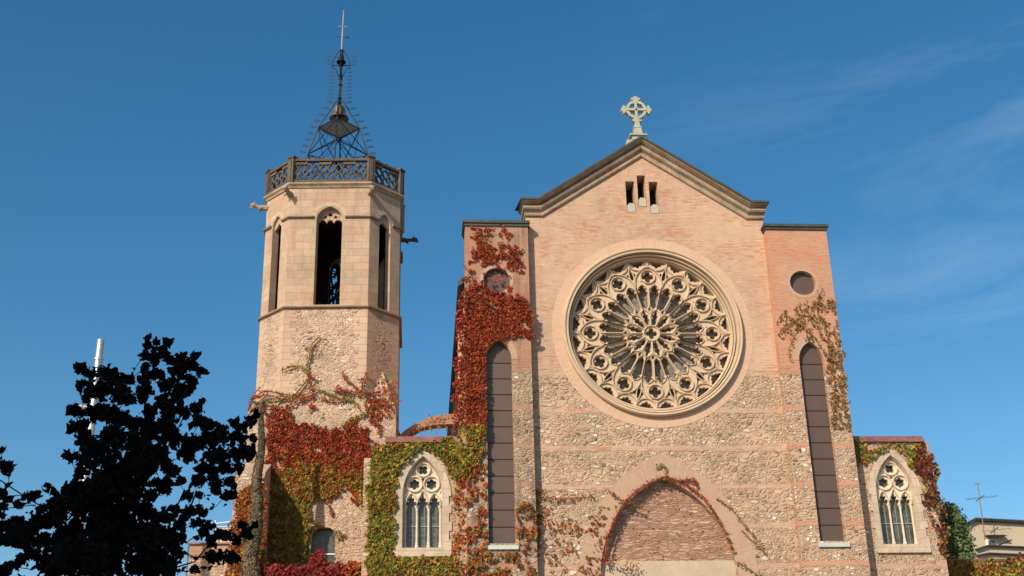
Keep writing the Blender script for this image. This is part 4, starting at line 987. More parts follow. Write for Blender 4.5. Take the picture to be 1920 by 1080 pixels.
# --- tower creeper
def in_slot(x, z): return inpoly((x-FB.o.x)/c_, z, slot)
FWY = 'T'; TYF = 'T'
vine('red and olive creeper matted on the bell tower foot with bare runners above', [
    ([(498, 775), (530, 770), (560, 790), (590, 797), (625, 806), (655, 800), (672, 788), (689, 800), (689, 842), (720, 834), (735, 830), (712, 860), (690, 872), (690, 905), (640, 890), (560, 872), (530, 892), (498, 892)], FWY, 420, RED, .145, -.34, .15),
    ([(500, 760), (545, 765), (562, 790), (520, 800)], FWY, 120, RED, .15, -.05, .10),
    ([(500, 850), (560, 840), (640, 850), (695, 860), (694, 905), (640, 905), (560, 890), (500, 915)], FWY, 190, ROR+[('olive', 2)], .14, -.1, .17),
    ([(545, 890), (640, 905), (650, 925), (600, 940), (560, 940)], FWY, 120, ROR, .14, 0, .18),
    ([(500, 885), (530, 880), (560, 862), (600, 872), (650, 878), (692, 895), (690, 930), (684, 965), (678, 960), (668, 915), (640, 922), (600, 935), (585, 960), (577, 990), (575, 1062), (500, 1062), (500, 930)], FWY, 400, OLV+[('orange', 2), ('red', 1.5)], .145, -.42, .17),
    ([(540, 920), (580, 940), (580, 1062), (535, 1062)], FWY, 170, GRN, .17, None, .2),
    ([(612, 920), (626, 925), (624, 970), (616, 970)], FWY, 200, ROR, .14, None, .1), ([(655, 900), (675, 905), (670, 942), (658, 944)], FWY, 220, ROR, .14, None, .1),
    ([(580, 988), (600, 982), (640, 998), (648, 1006), (640, 1012), (612, 1000), (585, 1002)], FWY, 190, OLV, .15, None, .12),
    ([(690, 760), (740, 735), (746, 765), (728, 780), (712, 800), (694, 800)], FWY, 150, RED, .14, .0, .1),
    ([(560, 745), (590, 742), (596, 765), (575, 775)], FWY, 150, RED, .13, .0, .1),
    ([(690, 690), (746, 720), (748, 740), (700, 740)], FWY, 60, ROR, .13, .05, .1)],
    [(c3((200, 705), (290, 705), (380, 690), (460, 670), (520, 610), (570, 540), (560, 480), (575, 390), (600, 310), (650, 255)), FWY, .05, OLV, .085, 42),
     (c3((560, 495), (510, 460), (430, 470), (380, 485)), TYF, .035, OLV, .10, 30), (c3((570, 510), (600, 540), (635, 550)), TYF, .03, RED, .10, 35),
     (c3((545, 385), (590, 400), (645, 370)), TYF, .02, DRY, .09, 20), (c3((540, 320), (590, 335), (640, 345)), TYF, .02, DRY, .09, 20), (c3((570, 540), (590, 600), (600, 690)), TYF, .025, RED, .10, 35),
     (c3((165, 760), (190, 690), (250, 640), (330, 630), (420, 650), (500, 660), (600, 630)), FWY, .035, ROR, .085, 60),
     (c3((190, 690), (260, 655), (340, 665), (400, 690)), FWY, .03, RED, .085, 45), (c3((165, 750), (200, 660), (240, 600)), FWY, .03, RED, .085, 45), (c3((200, 740), (300, 730), (400, 735), (480, 700), (560, 670)), FWY, .03, ROR, .11, 45),
     (c3((600, 630), (640, 620), (720, 650), (800, 680), (870, 650), (960, 660)), FWY, .035, OLV, .085, 50), (c3((650, 670), (720, 690), (800, 680)), FWY, .03, ROR, .1, 40),
     (c3((1060, 635), (980, 640), (920, 630), (870, 590), (820, 550), (795, 500)), FWY, .04, RED, .085, 50), (c3((925, 630), (940, 560), (965, 495)), FWY, .035, RED, .085, 50), (c3((905, 555), (935, 550)), FWY, .02, RED, .1, 40),
     (c3((740, 625), (800, 630), (880, 635), (1000, 660), (1080, 650), (1110, 610), (1160, 605)), FWY, .035, RED, .085, 50), (c3((760, 590), (790, 615), (850, 625)), FWY, .02, RED, .1, 40),
     (c3((800, 680), (860, 690), (910, 740)), FWY, .03, OLV, .085, 50), (c3((1000, 650), (1050, 700), (1110, 690), (1180, 700)), FWY, .04, ROR, .09, 70),
     (c3((800, 870), (850, 820), (930, 790), (960, 770), (950, 700)), FWY, .035, OLV, .11, 50), (c3((985, 680), (1000, 760), (990, 820), (1040, 850), (1050, 920)), FWY, .035, RED, .09, 70),
     (c3((1080, 600), (1100, 650), (1150, 660)), FWY, .025, ROR, .1, 50), (c3((1000, 700), (1060, 720), (1100, 760), (1110, 800)), FWY, .03, RED, .085, 70), (c3((1000, 720), (1050, 760), (1060, 790)), FWY, .03, RED, .085, 70), (c3((990, 740), (1060, 690), (1120, 720), (1135, 770)), FWY, .03, RED, .085, 70)],
    excl=[in_slot])
vine('orange and yellow creeper hanging thick on the left foot buttress of the bell tower', [
    ([(449, 925), (470, 905), (497, 897), (498, 960), (496, 1082), (428, 1082), (436, 980)], 2.3, 450, ROR, .14, None, .2),
    ([(455, 1000), (490, 990), (490, 1050), (450, 1060)], 2.3, 120, OLV, .17, None, .25)])
# --- chapel and pilaster creeper
eg, el = ex_gothic(-9.8), ex_lancet(-6.67)
vine('green and yellow creeper framing the left gothic window, reddening under the copper flashing', [
    ([(700, 850), (722, 836), (760, 830), (866, 826), (880, 850), (866, 905), (853, 905), (845, 880), (820, 852), (797, 842), (775, 852), (750, 880), (742, 905), (742, 1082), (690, 1082), (690, 880)], .3, 430, GRN+[('orange', .8)], .145, -.62, .2),
    ([(700, 838), (730, 831), (850, 828), (850, 836), (760, 842), (700, 862)], .3, 240, RED, .16, None, .14),
    ([(690, 870), (740, 850), (742, 960), (690, 960)], .3, 130, ROR, .16, -.1, .22),
    ([(742, 1044), (856, 1044), (856, 1082), (690, 1082), (690, 1046)], .3, 260, OLV, .17, -.35, .2),
    ([(852, 905), (866, 905), (866, 1040), (852, 1040)], .3, 150, MIXD, .15, -.15, .12)], excl=[eg])
def ex_round(x, z): return math.hypot(x+6.70, z-22.65) < .55 and random.random() < .82
vine('red creeper covering the left pilaster around its round panel and tall narrow panel', [
    ([(880, 428), (940, 425), (968, 440), (985, 500), (988, 520), (960, 505), (905, 505), (880, 495)], -.4, 260, RED, .115, -.02, .08),
    ([(868, 500), (905, 505), (955, 510), (955, 540), (868, 545)], -.4, 320, RED, .12, -.12, .09),
    ([(885, 460), (950, 455), (985, 470), (988, 515), (950, 500), (890, 500)], -.4, 260, RED, .115, -.06, .08),
    ([(866, 545), (900, 540), (985, 555), (1000, 600), (1000, 640), (975, 625), (960, 632), (935, 640), (918, 660), (914, 700), (862, 700)], -.4, 560, RED, .12, -.34, .13),
    ([(864, 640), (915, 650), (917, 700), (915, 810), (856, 810)], -.4, 560, RED+[('orange', 2)], .125, -.6, .15),
    ([(858, 560), (870, 560), (864, 800), (850, 800)], -.35, 180, [('red', 5), ('crim', 3)], .15, None, .2),
    ([(856, 800), (915, 800), (910, 850), (900, 870), (852, 905)], -.4, 300, OLV, .16, -.4, .18),
    ([(852, 860), (912, 870), (912, 1030), (850, 1040)], -.4, 230, ROR+[('olive', 1)], .155, -.06, .13),
    ([(968, 950), (985, 935), (1004, 950), (1004, 1060), (970, 1040)], -.4, 250, MIXD, .15, -.15, .14),
    ([(851, 1035), (1004, 1035), (1006, 1082), (850, 1082)], -.4, 250, MIXD+[('green', 2)], .16, -.12, .14)], excl=[el, ex_round])
vine('thin orange creeper scattered over the rubble beside the blocked portal arch', [
    ([(1004, 912), (1060, 918), (1140, 925), (1165, 940), (1150, 960), (1100, 940), (1004, 935)], 0, 260, MIXD, .085, .05, .06),
    ([(1004, 930), (1100, 940), (1150, 960), (1135, 1000), (1125, 1082), (1004, 1082)], 0, 230, MIXD, .09, .06, .06),
    ([(1140, 1040), (1200, 1060), (1190, 1082), (1100, 1082)], 0, 200, MIXD, .09, .06, .08)],
    [([(1006, 1070), (1010, 1000), (1007, 920)], 0, .02, MIXD, .12, 25), ([(1008, 930), (1060, 935), (1110, 930)], 0, .015, MIXD, .11, 25)])
apx_ = [(1133, 1060), (1135, 1030), (1142, 1000), (1155, 968), (1175, 938), (1205, 912), (1240, 895)]
apr_ = [(1240, 895), (1270, 902), (1300, 920), (1325, 945), (1345, 975), (1362, 1005), (1374, 1035)]
vine('rusty creeper trailing along the curved edge of the blocked portal arch', [
    ([(1160, 905), (1240, 900), (1335, 960), (1375, 1040), (1370, 1060), (1150, 1050), (1150, 980)], .36, 8, [('green', 3), ('olive', 2)], .07, None, .05),],
    [(apx_, 0, .03, RED, .075, 60), (apr_, 0, .03, ROR, .085, 70), ([(1230, 880), (1240, 872), (1250, 885), (1245, 900)], 0, .02, OLV, .10, 40), ([(1270, 905), (1295, 900), (1310, 915)], 0, .02, [('rust', 3), ('red', 2)], .085, 80),
     ([(1200, 950), (1180, 940), (1160, 935), (1140, 922)], 0, .015, MIXD, .10, 35), ([(1342, 935), (1365, 950), (1395, 985), (1420, 1015), (1432, 1035)], 0, .018, DRY, .075, 25), ([(1390, 995), (1410, 1015), (1440, 1045)], 0, .018, DRY, .075, 18), ([(1380, 1055), (1400, 1065), (1420, 1080)], 0, .02, OLV, .10, 25)])
vine('dry brownish creeper twigs spread over the right pilaster between round panel and lancet', [
    ([(1462, 590), (1500, 570), (1545, 560), (1560, 640), (1530, 640), (1500, 645), (1478, 640), (1462, 625)], -.4, 330, DRY, .078, -.02, .04),
    ([(1525, 545), (1560, 550), (1566, 580), (1530, 575)], -.4, 280, DRY, .078, .0, .04),
    ([(1545, 630), (1574, 620), (1592, 780), (1598, 815), (1560, 800), (1548, 700)], -.4, 400, DRY, .08, -.14, .05),
    ([(1555, 560), (1568, 560), (1600, 815), (1590, 815)], -.4, 230, DRY, .085, None, .06)],
    [([(1560, 800), (1565, 740), (1558, 680), (1548, 620), (1530, 580), (1540, 540)], -.4, .02, DRY, .10, 25), ([(1555, 680), (1530, 640), (1500, 610), (1470, 590)], -.4, .015, DRY, .10, 25),
     ([(1500, 610), (1480, 650), (1482, 680)], -.4, .012, DRY, .10, 12), ([(1548, 640), (1520, 600), (1510, 570)], -.4, .015, DRY, .1, 20)], excl=[ex_lancet(6.67)])
eg2 = ex_gothic(9.8)
vine('green creeper swag looping over the right gothic window', [
    ([(1598, 815), (1612, 822), (1628, 850), (1650, 838), (1672, 832), (1700, 832), (1722, 840), (1725, 880), (1712, 885), (1695, 850), (1672, 842), (1650, 850), (1630, 868), (1610, 880), (1600, 870)], .3, 230, GRN+[('orange', 1)], .15, -.18, .13),
    ([(1700, 830), (1742, 832), (1750, 880), (1722, 870)], .3, 170, OLV+[('crim', 2)], .15, -.05, .13)],
    [([(1600, 870), (1612, 850), (1640, 845), (1670, 833)], .3, .03, DRY, .12, 30)], excl=[eg2])
vine('dark red creeper clinging to the outer corner of the right chapel', [
    ([(1712, 838), (1738, 832), (1748, 870), (1768, 960), (1772, 1040), (1760, 1045), (1745, 990), (1728, 950), (1722, 900)], .3, 260, BRN, .15, -.15, .2),
    ([(1735, 840), (1750, 860), (1775, 1050), (1766, 1050)], .35, 200, BRN+[('olive', 2)], .16, None, .35)],
    [([(1766, 950), (1775, 975)], .3, .012, DRY, .1, 5), ([(1764, 930), (1778, 950)], .3, .012, DRY, .1, 5)], excl=[eg2])
# arch vines
vine('rusty creeper drooping from the flying arch between church and bell tower', [
    ([(742, 822), (805, 780), (864, 773), (864, 797), (835, 797), (810, 800), (785, 808), (760, 824)], 5.1, 210, [('rust', 4), ('brown', 2), ('dry', 3), ('olive', 1)], .085, .02, .04),
    ([(742, 822), (805, 777), (864, 771), (864, 776), (805, 783), (750, 822)], 5.1, 60, DRY, .08, .0, .05)],
    [([(x, y), (x+random.uniform(-3, 3), y+8), (x+random.uniform(-4, 4), y+random.uniform(12, 24))], 5.1, .012, ROR, .07, 30) for x, y in ((775, 810), (785, 802), (795, 800), (808, 797), (822, 797), (835, 796), (850, 796))])

# ------------------------------------------------------------------ low garden walls
def stone_wall(label, x0, x1, y0, y1, z1, mat='wallbrick', cop='copper'):
    r = empty('garden_wall', ((x0+x1)/2, (y0+y1)/2, 0), label, 'wall')
    b = MB(); b.box((x0, y0, 0), (x1, y1, z1-.1)); b.build('wall_body', MT[mat], r)
    b = MB(); b.box((x0-.05, y0-.06, z1-.1), (x1+.05, y1+.06, z1)); b.build('coping', MT[cop], r)
    return r
wx0, wx1 = at(486, 1062, 1.6).x, at(700, 1062, 1.6).x; wz_ = at(560, 1064, 1.6).z
stone_wall('low wall with terracotta coping below the bell tower, hidden by crimson creeper', wx0, -12.25, 1.6, 2.2, wz_)
vine('crimson creeper heaped over the low wall at the foot of the bell tower', [
    ([(486, 1066), (520, 1060), (560, 1062), (600, 1050), (640, 1055), (700, 1060), (700, 1084), (484, 1084)], 1.6, 300, CRM, .16, None, .25),
    ([(640, 1058), (700, 1058), (715, 1084), (640, 1084)], 1.55, 150, ROR, .16, None, .3)])
vine('small round crimson bush standing in front of the little arched window', [
    ([(585, 1050), (590, 1036), (602, 1032), (613, 1040), (616, 1062), (580, 1066)], 1.9, 420, CRM, .14, None, .3)], name='bush', cat='bush')
rz_ = at(1840, 1048, 3).z
stone_wall('low wall with terracotta coping right of the church, grown over with creeper', at(1772, 1050, 3).x, at(1990, 1050, 3).x, 3, 3.5, rz_)
vine('olive and rust creeper on the low wall right of the church', [
    ([(1772, 1053), (1940, 1053), (1940, 1084), (1770, 1084)], 3, 260, OLV+[('rust', 3)], .16, -.3, .2),
    ([(1870, 1040), (1935, 1036), (1935, 1056), (1870, 1056)], 3, 160, BRN, .14, 0, .2)])

# ------------------------------------------------------------------ trees
def blob_leaf(mb, p, size, mi=0):
    n = Vector((random.gauss(0, 1), random.gauss(0, 1), random.gauss(0, .8))).normalized(); t = n.orthogonal().normalized(); a0 = random.random()*6.28
    s_ = n.cross(t); pts = []
    for i in range(7):
        a = a0+i*2*math.pi/7; r = size*(.5*random.uniform(.7, 1.15) if i else .85); pts.append(p+(t*math.cos(a)+s_*math.sin(a))*r+n*size*.10*math.cos(2*a))
    mb.face(pts, [(0, 0)]*7, mi)
TYd = -27.0
clumps = [(340,200,25),(380,230,30),(340,275,25),(430,215,35),(470,240,40),(520,260,30),(550,245,12),(420,290,60),(500,310,55),(540,330,25),(360,330,20),(300,375,22),(330,395,20),(310,450,22),(350,440,35),(400,400,50),(370,500,40),(470,400,60),(290,575,22),(315,570,12),(350,590,25),(340,650,30),(420,560,70),(500,500,70),(560,440,50),(620,75,15),(625,110,20),(610,145,20),(660,95,15),(705,90,16),(650,160,30),(690,130,25),(715,170,22),(610,200,18),(650,230,40),(610,250,25),(620,310,30),(600,330,20),(760,160,20),(825,150,16),(800,190,30),(850,215,18),(760,220,40),(810,260,28),(700,270,45),(750,310,40),(680,340,35),(720,370,40),(790,300,25),(780,390,25),(850,345,15),(830,375,28),(630,400,40),(640,460,50),(700,430,50),(580,540,70),(660,560,50),(740,500,40),(700,490,30),(840,430,35),(880,430,30),(930,460,25),(990,440,20),(1060,430,28),(1080,400,12),(1030,450,20),(1000,490,35),(1070,500,14),(930,500,50),(860,500,45),(800,520,40),(1030,550,35),(1060,570,20),(960,570,45),(900,570,45),(1010,620,22),(950,620,30),(860,630,30),(900,640,20),(970,680,25),(900,680,30),(830,680,30),(960,735,22),(990,740,12),(910,720,25),(780,560,35),(700,600,35),(730,640,25),(760,680,20),(700,680,20),(690,720,20),(640,740,30),(660,690,25),(600,620,60),(520,620,80),(560,720,70),(480,720,90),(400,700,60),(330,720,50),(290,730,30),(380,780,90),(280,790,60),(220,780,40),(200,710,18),(235,730,12),(170,790,20),(140,735,14),(110,745,16),(80,780,16),(160,740,12),(500,820,90),(600,800,50),(640,830,40),(420,880,100),(560,900,90),(650,900,70),(300,900,80),(230,850,50),(180,850,40),(120,870,50),(60,880,50),(20,870,30),(30,930,40),(100,930,40),(180,930,35),(240,950,50),(140,990,35),(90,1010,25),(50,1040,25),(20,1060,25),(180,1030,30),(250,1040,70),(350,1000,100),(480,1000,110),(600,1000,80),(690,1010,50),(700,950,50),(740,920,40),(700,830,35),(740,800,25),(790,810,25),(850,810,20),(760,870,25),(750,970,30),(730,1050,30),(640,1060,40),(790,740,14),(840,740,14),(880,870,25),(830,860,20),(920,900,20),(960,910,15),(850,900,20),(890,930,20),(1070,870,14),(1020,865,14),(1040,900,22),(1000,930,20),(980,990,22),(940,1000,30),(890,1005,22),(1000,1010,15),(830,1050,22),(5,548,8),(15,610,14),(45,630,16),(20,640,14),(10,730,20),(30,760,14),(15,790,18),(5,820,14)]
base = at(250, 1080, TYd); base.z = 0
dt = empty('dark_tree', base, 'large dark broadleaf tree in shade left of the bell tower', 'tree')
cr = MB(); tr = MB(); nodes = []
for i in range(7): nodes.append((Vector((base.x+.1*math.sin(i), TYd+.1*math.cos(i*2), i*.85)), .16-.012*i))
tr.tube([n_[0] for n_ in nodes], [n_[1] for n_ in nodes], 8)
items = []
for (cx, cy, r) in clumps:
    x, y = cx/2.25, 600+cy/2.25; rr = r/2.25; Y = TYd+random.uniform(-1, 1)*min(1.2, .2+rr/40)
    p = at(x, y, Y); items.append((p, rr/(CF/(20.5))))
for (cx, cy, r) in [(120, 1150, 90), (300, 1150, 110), (480, 1150, 110), (640, 1140, 90), (200, 1270, 110), (400, 1280, 120), (580, 1260, 100)]:
    p = at(cx/2.25, 600+cy/2.25, TYd+random.uniform(-.8, .8)); items.append((p, r/2.25/110))
conn = [nodes[-1][0], nodes[-2][0], nodes[-3][0]]; items.sort(key=lambda t: (t[0]-nodes[-2][0]).length)
rad = {0: .10, 1: .11, 2: .12}; 
for p, r in items:
    bi = min(range(len(conn)), key=lambda i: (conn[i]-p).length+.25*abs((conn[i]-nodes[-2][0]).length)); q = conn[bi]
    m_ = (p+q)/2+Vector((random.gauss(0, .04), random.gauss(0, .04), -.05)); r0 = rad[bi]*.82
    tr.tube([q, m_, p], [r0, (r0+max(.006, r0*.7))/2, max(.006, r0*.7)], 5); conn.append(p); rad[len(conn)-1] = max(.006, r0*.7)
    npx = (r*110)**2*3.14
    n = int(npx/70*8.5)+14; subs = [(p, r*.62)]
    for _ in range(5):
        d = Vector((random.gauss(0, 1), random.gauss(0, 1), random.gauss(0, .8))).normalized(); subs.append((p+d*r*random.uniform(.45, .95), r*random.uniform(.22, .5)))
    for _ in range(n):
        c0, r1 = random.choice(subs+subs[:1]*2)
        d = Vector((random.gauss(0, .55), random.gauss(0, .6), random.gauss(0, .5)))*r1
        if noise.noise((c0+d)*7.0) < -.33: continue
        blob_leaf(cr, c0+d, random.choice((.05, .08, .10, .12))*random.uniform(.8, 1.2))
    for _ in range(int((p-q).length*16)):                          # leaves strung along the twig
        t = random.random(); blob_leaf(cr, q.lerp(m_, t*2) if t < .5 else m_.lerp(p, t*2-1)+Vector((random.gauss(0, .05), random.gauss(0, .05), random.gauss(0, .04))), random.uniform(.05, .10))
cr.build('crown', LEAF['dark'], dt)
# extra visible bare twigs
tw_ = tr
c5 = lambda *p: [at(x/2.25, 600+y/2.25, TYd) for x, y in p]
for P_, r in ((c5((700, 1040), (760, 900), (800, 800), (830, 720)), .015), (c5((700, 900), (740, 800), (780, 715)), .014), (c5((690, 1060), (820, 1020), (880, 950)), .013), (c5((0, 675), (60, 715), (130, 760), (200, 800)), .012), (c5((0, 745), (80, 740), (180, 745)), .008), (c5((0, 800), (60, 790), (150, 780)), .008), (c5((740, 480), (760, 440), (780, 400)), .01)):
    tw_.tube(P_, r, 5)
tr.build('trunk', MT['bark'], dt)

# slender cypress in front of the tower buttress
ct = at(494, 753, 1.3); cb = at(470, 1082, 1.3)
cy = empty('cypress', (cb.x, 1.3, 0), 'pencil thin cypress standing before the left foot of the bell tower', 'tree')
b = MB(); b.tube([(cb.x, 1.3, 0), (cb.x, 1.3, 10), (ct.x, 1.3, ct.z-.2)], [.13, .10, .02], 8); b.build('trunk', MT['bark2'], cy)
cr = MB(); H0 = 1.0; top = ct.z
def cyw(z):
    t = (top-z)/(top-10.2); return max(.03, min(.42, .06+.30*t if t < 1 else .36+.05*(t-1)))
for _ in range(24000):
    z = top-(top-4)*random.random()**.9; t = (z-H0)/(top-H0); cxx = cb.x+(ct.x-cb.x)*max(0, (z-10)/(ct.z-10))+.05*math.sin(z*2.1)
    a = random.random()*6.283; r = cyw(z)*(.75+.25*random.random())*(1+.25*noise.noise(Vector((a*1.2, z*1.3, 0))))
    p = Vector((cxx+r*math.cos(a), 1.3+r*math.sin(a), z)); n_ = Vector((math.cos(a)+random.gauss(0, .4), math.sin(a)+random.gauss(0, .4), random.gauss(0, .25))).normalized()
    leaf(cr, p, n_, Vector((random.gauss(0, .15), random.gauss(0, .15), 1)), random.uniform(.06, .13), 0 if noise.noise(Vector((a, z*.8, 4)))+random.gauss(0, .3) > .25 else 1)
cr.build('crown', [LEAF['cyp'], LEAF['cypb']], cy)

# conifer on the right
yc = 12.; kt = at(1799, 950, yc); kb = at(1800, 1085, yc)
co = empty('conifer', (kb.x, yc, 0), 'small dense green conifer between the right chapel and the beige house', 'tree')
b = MB(); b.tube([(kb.x, yc, 0), (kb.x, yc, kt.z-.5)], [.18, .03], 8); b.build('trunk', MT['bark'], co)
cr = MB(); sc_px = (at(1840, 1010, yc)-at(1800, 1010, yc)).length/40
def prof_c(y): # half width in px by photo row
    pts = [(943, 2), (958, 11), (970, 19), (985, 26), (1005, 31), (1025, 33), (1050, 34), (1100, 36), (1250, 40)]
    for (a, wa_), (c, wc_) in zip(pts[:-1], pts[1:]):
        if a <= y <= c: return wa_+(wc_-wa_)*(y-a)/(c-a)
    return 36
for _ in range(300):
    y = random.uniform(954, 1150); z = at(1800, y, yc).z; rw = prof_c(y)*sc_px; a = random.random()*6.283; rr = rw*(.55+.45*random.random())
    c0 = Vector((kb.x+rr*math.cos(a)*.9, yc+rr*math.sin(a)*.9, z)); bright = 1 if random.random() < .42 else 0
    for _ in range(42):
        d = Vector((random.gauss(0, .13), random.gauss(0, .13), random.gauss(0, .16)))
        leaf(cr, c0+d, Vector((math.cos(a)+random.gauss(0, .6), math.sin(a)+random.gauss(0, .6), random.gauss(.3, .5))).normalized(), Vector((random.gauss(0, .3), random.gauss(0, .3), 1)), random.uniform(.09, .17), bright)
cr.build('crown', [LEAF['con'], LEAF['con2']], co)

# ------------------------------------------------------------------ background right: beige house, terrace, aerial
yh = 24.
hs_ = empty('beige_house', (at(1880, 1040, yh).x, yh+3, 0), 'flat fronted beige house with dark corrugated roof edge behind the low right wall', 'house')
q = [at(1818, 982, yh), at(1828, 977.5, yh), at(1990, 986, yh)]; zlow = 0
b = MB(); b.plate(Frame((0, yh, 0)), [(q[0].x, 0), (q[2].x, 0), (q[2].x, q[2].z), (q[1].x, q[1].z), (q[0].x, q[0].z)], [], 0, -8); b.build('wall', MT['beige'], hs_)
b = MB(); b.bar((q[0].x-.1, yh-.08, q[0].z), (q[1].x, yh-.08, q[1].z+.06), .12, .4); b.bar((q[1].x, yh-.08, q[1].z+.06), (q[2].x, yh-.08, q[2].z+.06), .12, .4)
x = q[1].x
while x < q[2].x: b.tube([(x, yh-.32, q[1].z+(q[2].z-q[1].z)*(x-q[1].x)/(q[2].x-q[1].x)+.12), (x, yh+8, q[1].z+(q[2].z-q[1].z)*(x-q[1].x)/(q[2].x-q[1].x)+.12)], .07, 5); x += .19
b.build('roof', MT['dark_roof'], hs_)
w0_, w1_ = at(1847, 1012, yh), at(1868, 1026, yh)
b = MB(); b.obox(Frame((0, yh, 0)), w0_.x, w1_.x, w1_.z, w0_.z, .002, .06); wn = b.build('window', MT['white'], hs_)
b = MB(); b.obox(Frame((0, yh, 0)), w0_.x+.15, w1_.x-.04, w1_.z+.03, w0_.z-.06, .06, .07); b.build('pane', MT['glass'], wn)
b = MB(); a_, c_2 = at(1845, 1006, yh), at(1882, 1009, yh)
b.face([(a_.x, yh-.05, a_.z+.1), (c_2.x, yh-.05, a_.z+.1), (c_2.x+.1, yh-.5, a_.z-.05), (a_.x+.1, yh-.5, a_.z-.05)]); b.face([(a_.x, yh-.05, a_.z+.06), (c_2.x, yh-.05, a_.z+.06), (c_2.x+.1, yh-.5, a_.z-.09), (a_.x+.1, yh-.5, a_.z-.09)][::-1])
b.build('awning', MT['dark_roof'], hs_)
b = MB(); b.tube([at(1868, 1024, yh-1.), at(1897, 1012, yh-1.)], .04, 5); b.build('awning_arm', MT['iron'], hs_)
ter = empty('terrace_parapet', (at(1880, 1035, 16).x, 16, 0), 'weathered terrace parapet with two ledges in front of the beige house', 'parapet')
b = MB()
pp = [at(1828, 1031, 16), at(1850, 1024, 16), at(1990, 1030, 16)]; pz = at(1850, 1050, 16).z
b.plate(Frame((0, 16, 0)), [(pp[0].x, 0), (pp[2].x, 0), (pp[2].x, pp[2].z), (pp[1].x, pp[1].z), (pp[0].x, pp[0].z)], [], 0, -.3); b.build('parapet_wall', MT['beige'], ter)
b = MB()
for dz in (0, -.42): b.bar((pp[1].x, 15.9, pp[1].z+dz), (pp[2].x, 15.9, pp[2].z+dz), .07, .25); b.bar((pp[0].x, 15.9, pp[0].z+dz*.8), (pp[1].x, 15.9, pp[1].z+dz), .07, .25)
b.build('ledge', MT['dark_roof'], ter)
ya = 22.; an = empty('tv_antenna', at(1846, 1008, ya), 'rusty television aerial on a leaning mast before the beige house', 'antenna')
b = MB(); b.tube([at(1847, 1012, ya), at(1833, 905, ya)], .03, 6); b.build('mast', MT['copper'], an)
b = MB(); b.tube([at(1812, 937, ya), at(1870, 931, ya)], .012, 4); 
for i in range(6): 
    p = at(1815+i*10, 937-i*1.1, ya); b.tube([p+Vector((0, -.4, .0)), p+Vector((0, .4, .12))], .009, 4)
b.tube([at(1830, 940, ya), at(1845, 929, ya)], .03, 4); b.tube([at(1826, 908, ya), at(1840, 907, ya)], .012, 4); b.build('aerial', MT['iron2'], an)

# ------------------------------------------------------------------ background left: building, pipe, pole
yl = 14.
lb = empty('stone_house', (at(390, 1060, yl).x, yl+3, 0), 'pinkish brick and stone house behind the tree, left of the bell tower', 'house')
b = MB(); a_, c_2 = at(358, 1021, yl), at(470, 1019, yl)
b.box((a_.x-6, yl+.5, 0), (a_.x, yl+5, a_.z-1.6)); b.box((a_.x, yl, 0), (c_2.x+1, yl+6, a_.z-.6)); b.box((a_.x, yl, a_.z-.6), (c_2.x+1, yl+6, a_.z), 1); b.build('wall', [MT['chapel'], MT['wallbrick']], lb)
b = MB(); b.box((a_.x-.1, yl-.12, a_.z-.62), (c_2.x+1, yl-.001, a_.z-.54)); b.box((a_.x-.1, yl-.12, a_.z), (c_2.x+1, yl+6, a_.z+.08)); b.build('ledge', MT['copper'], lb)
pl = at(353, 1020, yl-1); pole = empty('drain_pole', (pl.x, yl-1, 0), 'pale grey metal pole in front of the stone house', 'pole')
b = MB(); b.tube([(pl.x, yl-1, 0), (pl.x, yl-1, pl.z)], .07, 8); b.build('shaft', MT['steel'], pole); b = MB(); b.lathe([(0, .05), (.09, .03), (.09, -.05), (.07, -.05)], (pl.x, yl-1, pl.z), 10); b.build('cap', MT['steel'], pole)
yl2 = 30.
wb_ = empty('white_house', (at(420, 1000, yl2).x, yl2+3, 0), 'small cream rooftop building with white railing far behind the tree, left of the tower', 'house')
b = MB(); a_, c_2 = at(408, 990, yl2), at(425, 1050, yl2); b.box((a_.x, yl2, 0), (at(432, 990, yl2).x, yl2+5, a_.z)); b.build('wall', MT['cream'], wb_)
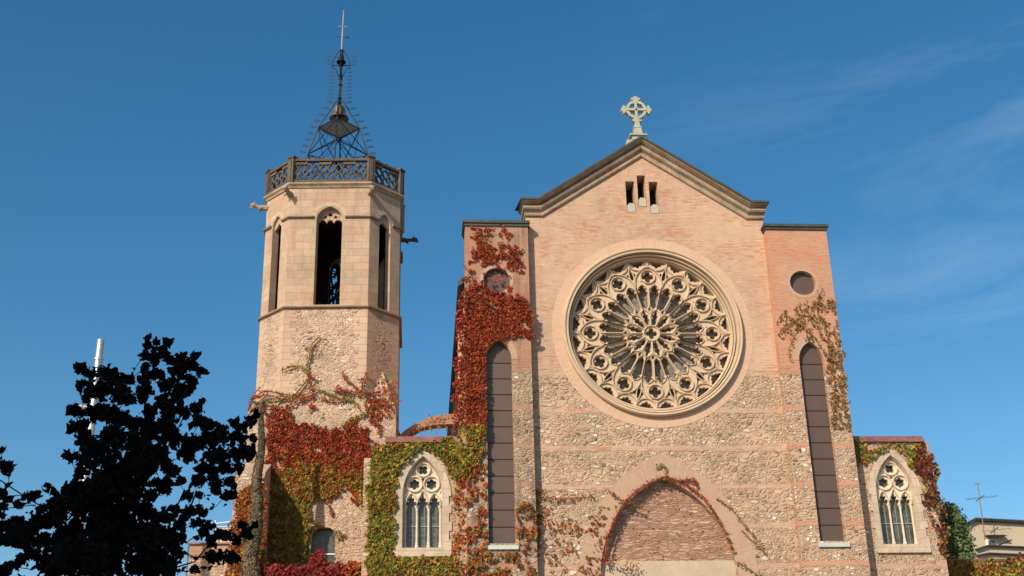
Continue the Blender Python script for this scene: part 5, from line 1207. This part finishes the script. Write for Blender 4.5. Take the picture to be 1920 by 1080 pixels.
b = MB(); b.tube([at(404, 982, yl2-.2), at(460, 975, yl2-.2)], .05, 5); b.tube([at(408, 988, yl2-.2), at(460, 986, yl2-.2)], .03, 5); b.tube([at(404, 976, yl2-.2), at(405, 1010, yl2-.2)], .05, 5); b.tube([at(430, 992, yl2-.2), at(460, 990, yl2-.2)], .05, 5); b.build('railing', MT['white'], wb_)
b = MB(); b.box((at(432.5, 990, yl2).x, yl2+.2, 0), (at(470, 990, yl2).x, yl2+4, at(450, 993, yl2).z)); b.build('annex', MT['plate'], wb_)
yf = 8.; ft = at(189, 638, yf); fr_ = (at(196, 650, yf)-at(182, 650, yf)).length/2
fl = empty('chimney_flue', (ft.x, yf, 0), 'tall shiny steel flue rising behind the dark tree', 'chimney')
b = MB(); b.lathe([(fr_*.9, ft.z-.02), (fr_*.92, ft.z), (fr_*1.0, ft.z), (fr_*1.0, at(188, 672, yf).z)], (ft.x, yf, 0), 20); b.lathe([(fr_*1.0, at(188, 672, yf).z), (fr_*1.25, at(188, 672, yf).z), (fr_*1.25, at(188, 676, yf).z), (fr_*1.05, at(188, 677, yf).z), (fr_*1.05, 12), (fr_*2.4, 11.5), (fr_*2.4, 0)], (ft.x, yf, 0), 20)
b.build('pipe', MT['steel'], fl)
b = MB(); zz = at(172, 765, yf).z; b.lathe([(fr_*1.06, zz-.2), (fr_*1.5, zz-.2), (fr_*1.5, zz), (fr_*1.06, zz)], (ft.x, yf, 0), 16); b.tube([(ft.x, yf-.1, zz-.1), (ft.x-.6, yf-.5, zz-.1)], .12, 8); b.build('bracket', MT['white'], fl)

# unseen block of flats, added behind the viewer's left to shade the dark tree
ab = empty('added_shade_block', (-32, -51, 0), 'tall grey block of flats added out of view to shade the dark tree', 'building')
b = MB(); b.box((-41, -58, 0), (-23.5, -44.5, 26)); wl_ = b.build('wall', MT['block'], ab)
b = MB(); b.box((-41.4, -58.4, 26), (-23.1, -44.1, 26.5)); b.build('roof', MT['dark_roof'], ab)
for fl_ in range(8):
    for i_ in range(5):
        x = -40+i_*3.3; z = 1+fl_*3.1; b = MB(); b.box((x, -44.5, z), (x+1.5, -44.44, z+1.6)); wn_ = b.build('window', MT['white'], ab)
        b = MB(); b.box((x+.08, -44.44, z+.08), (x+1.42, -44.42, z+1.52)); b.build('pane', MT['glass'], wn_)
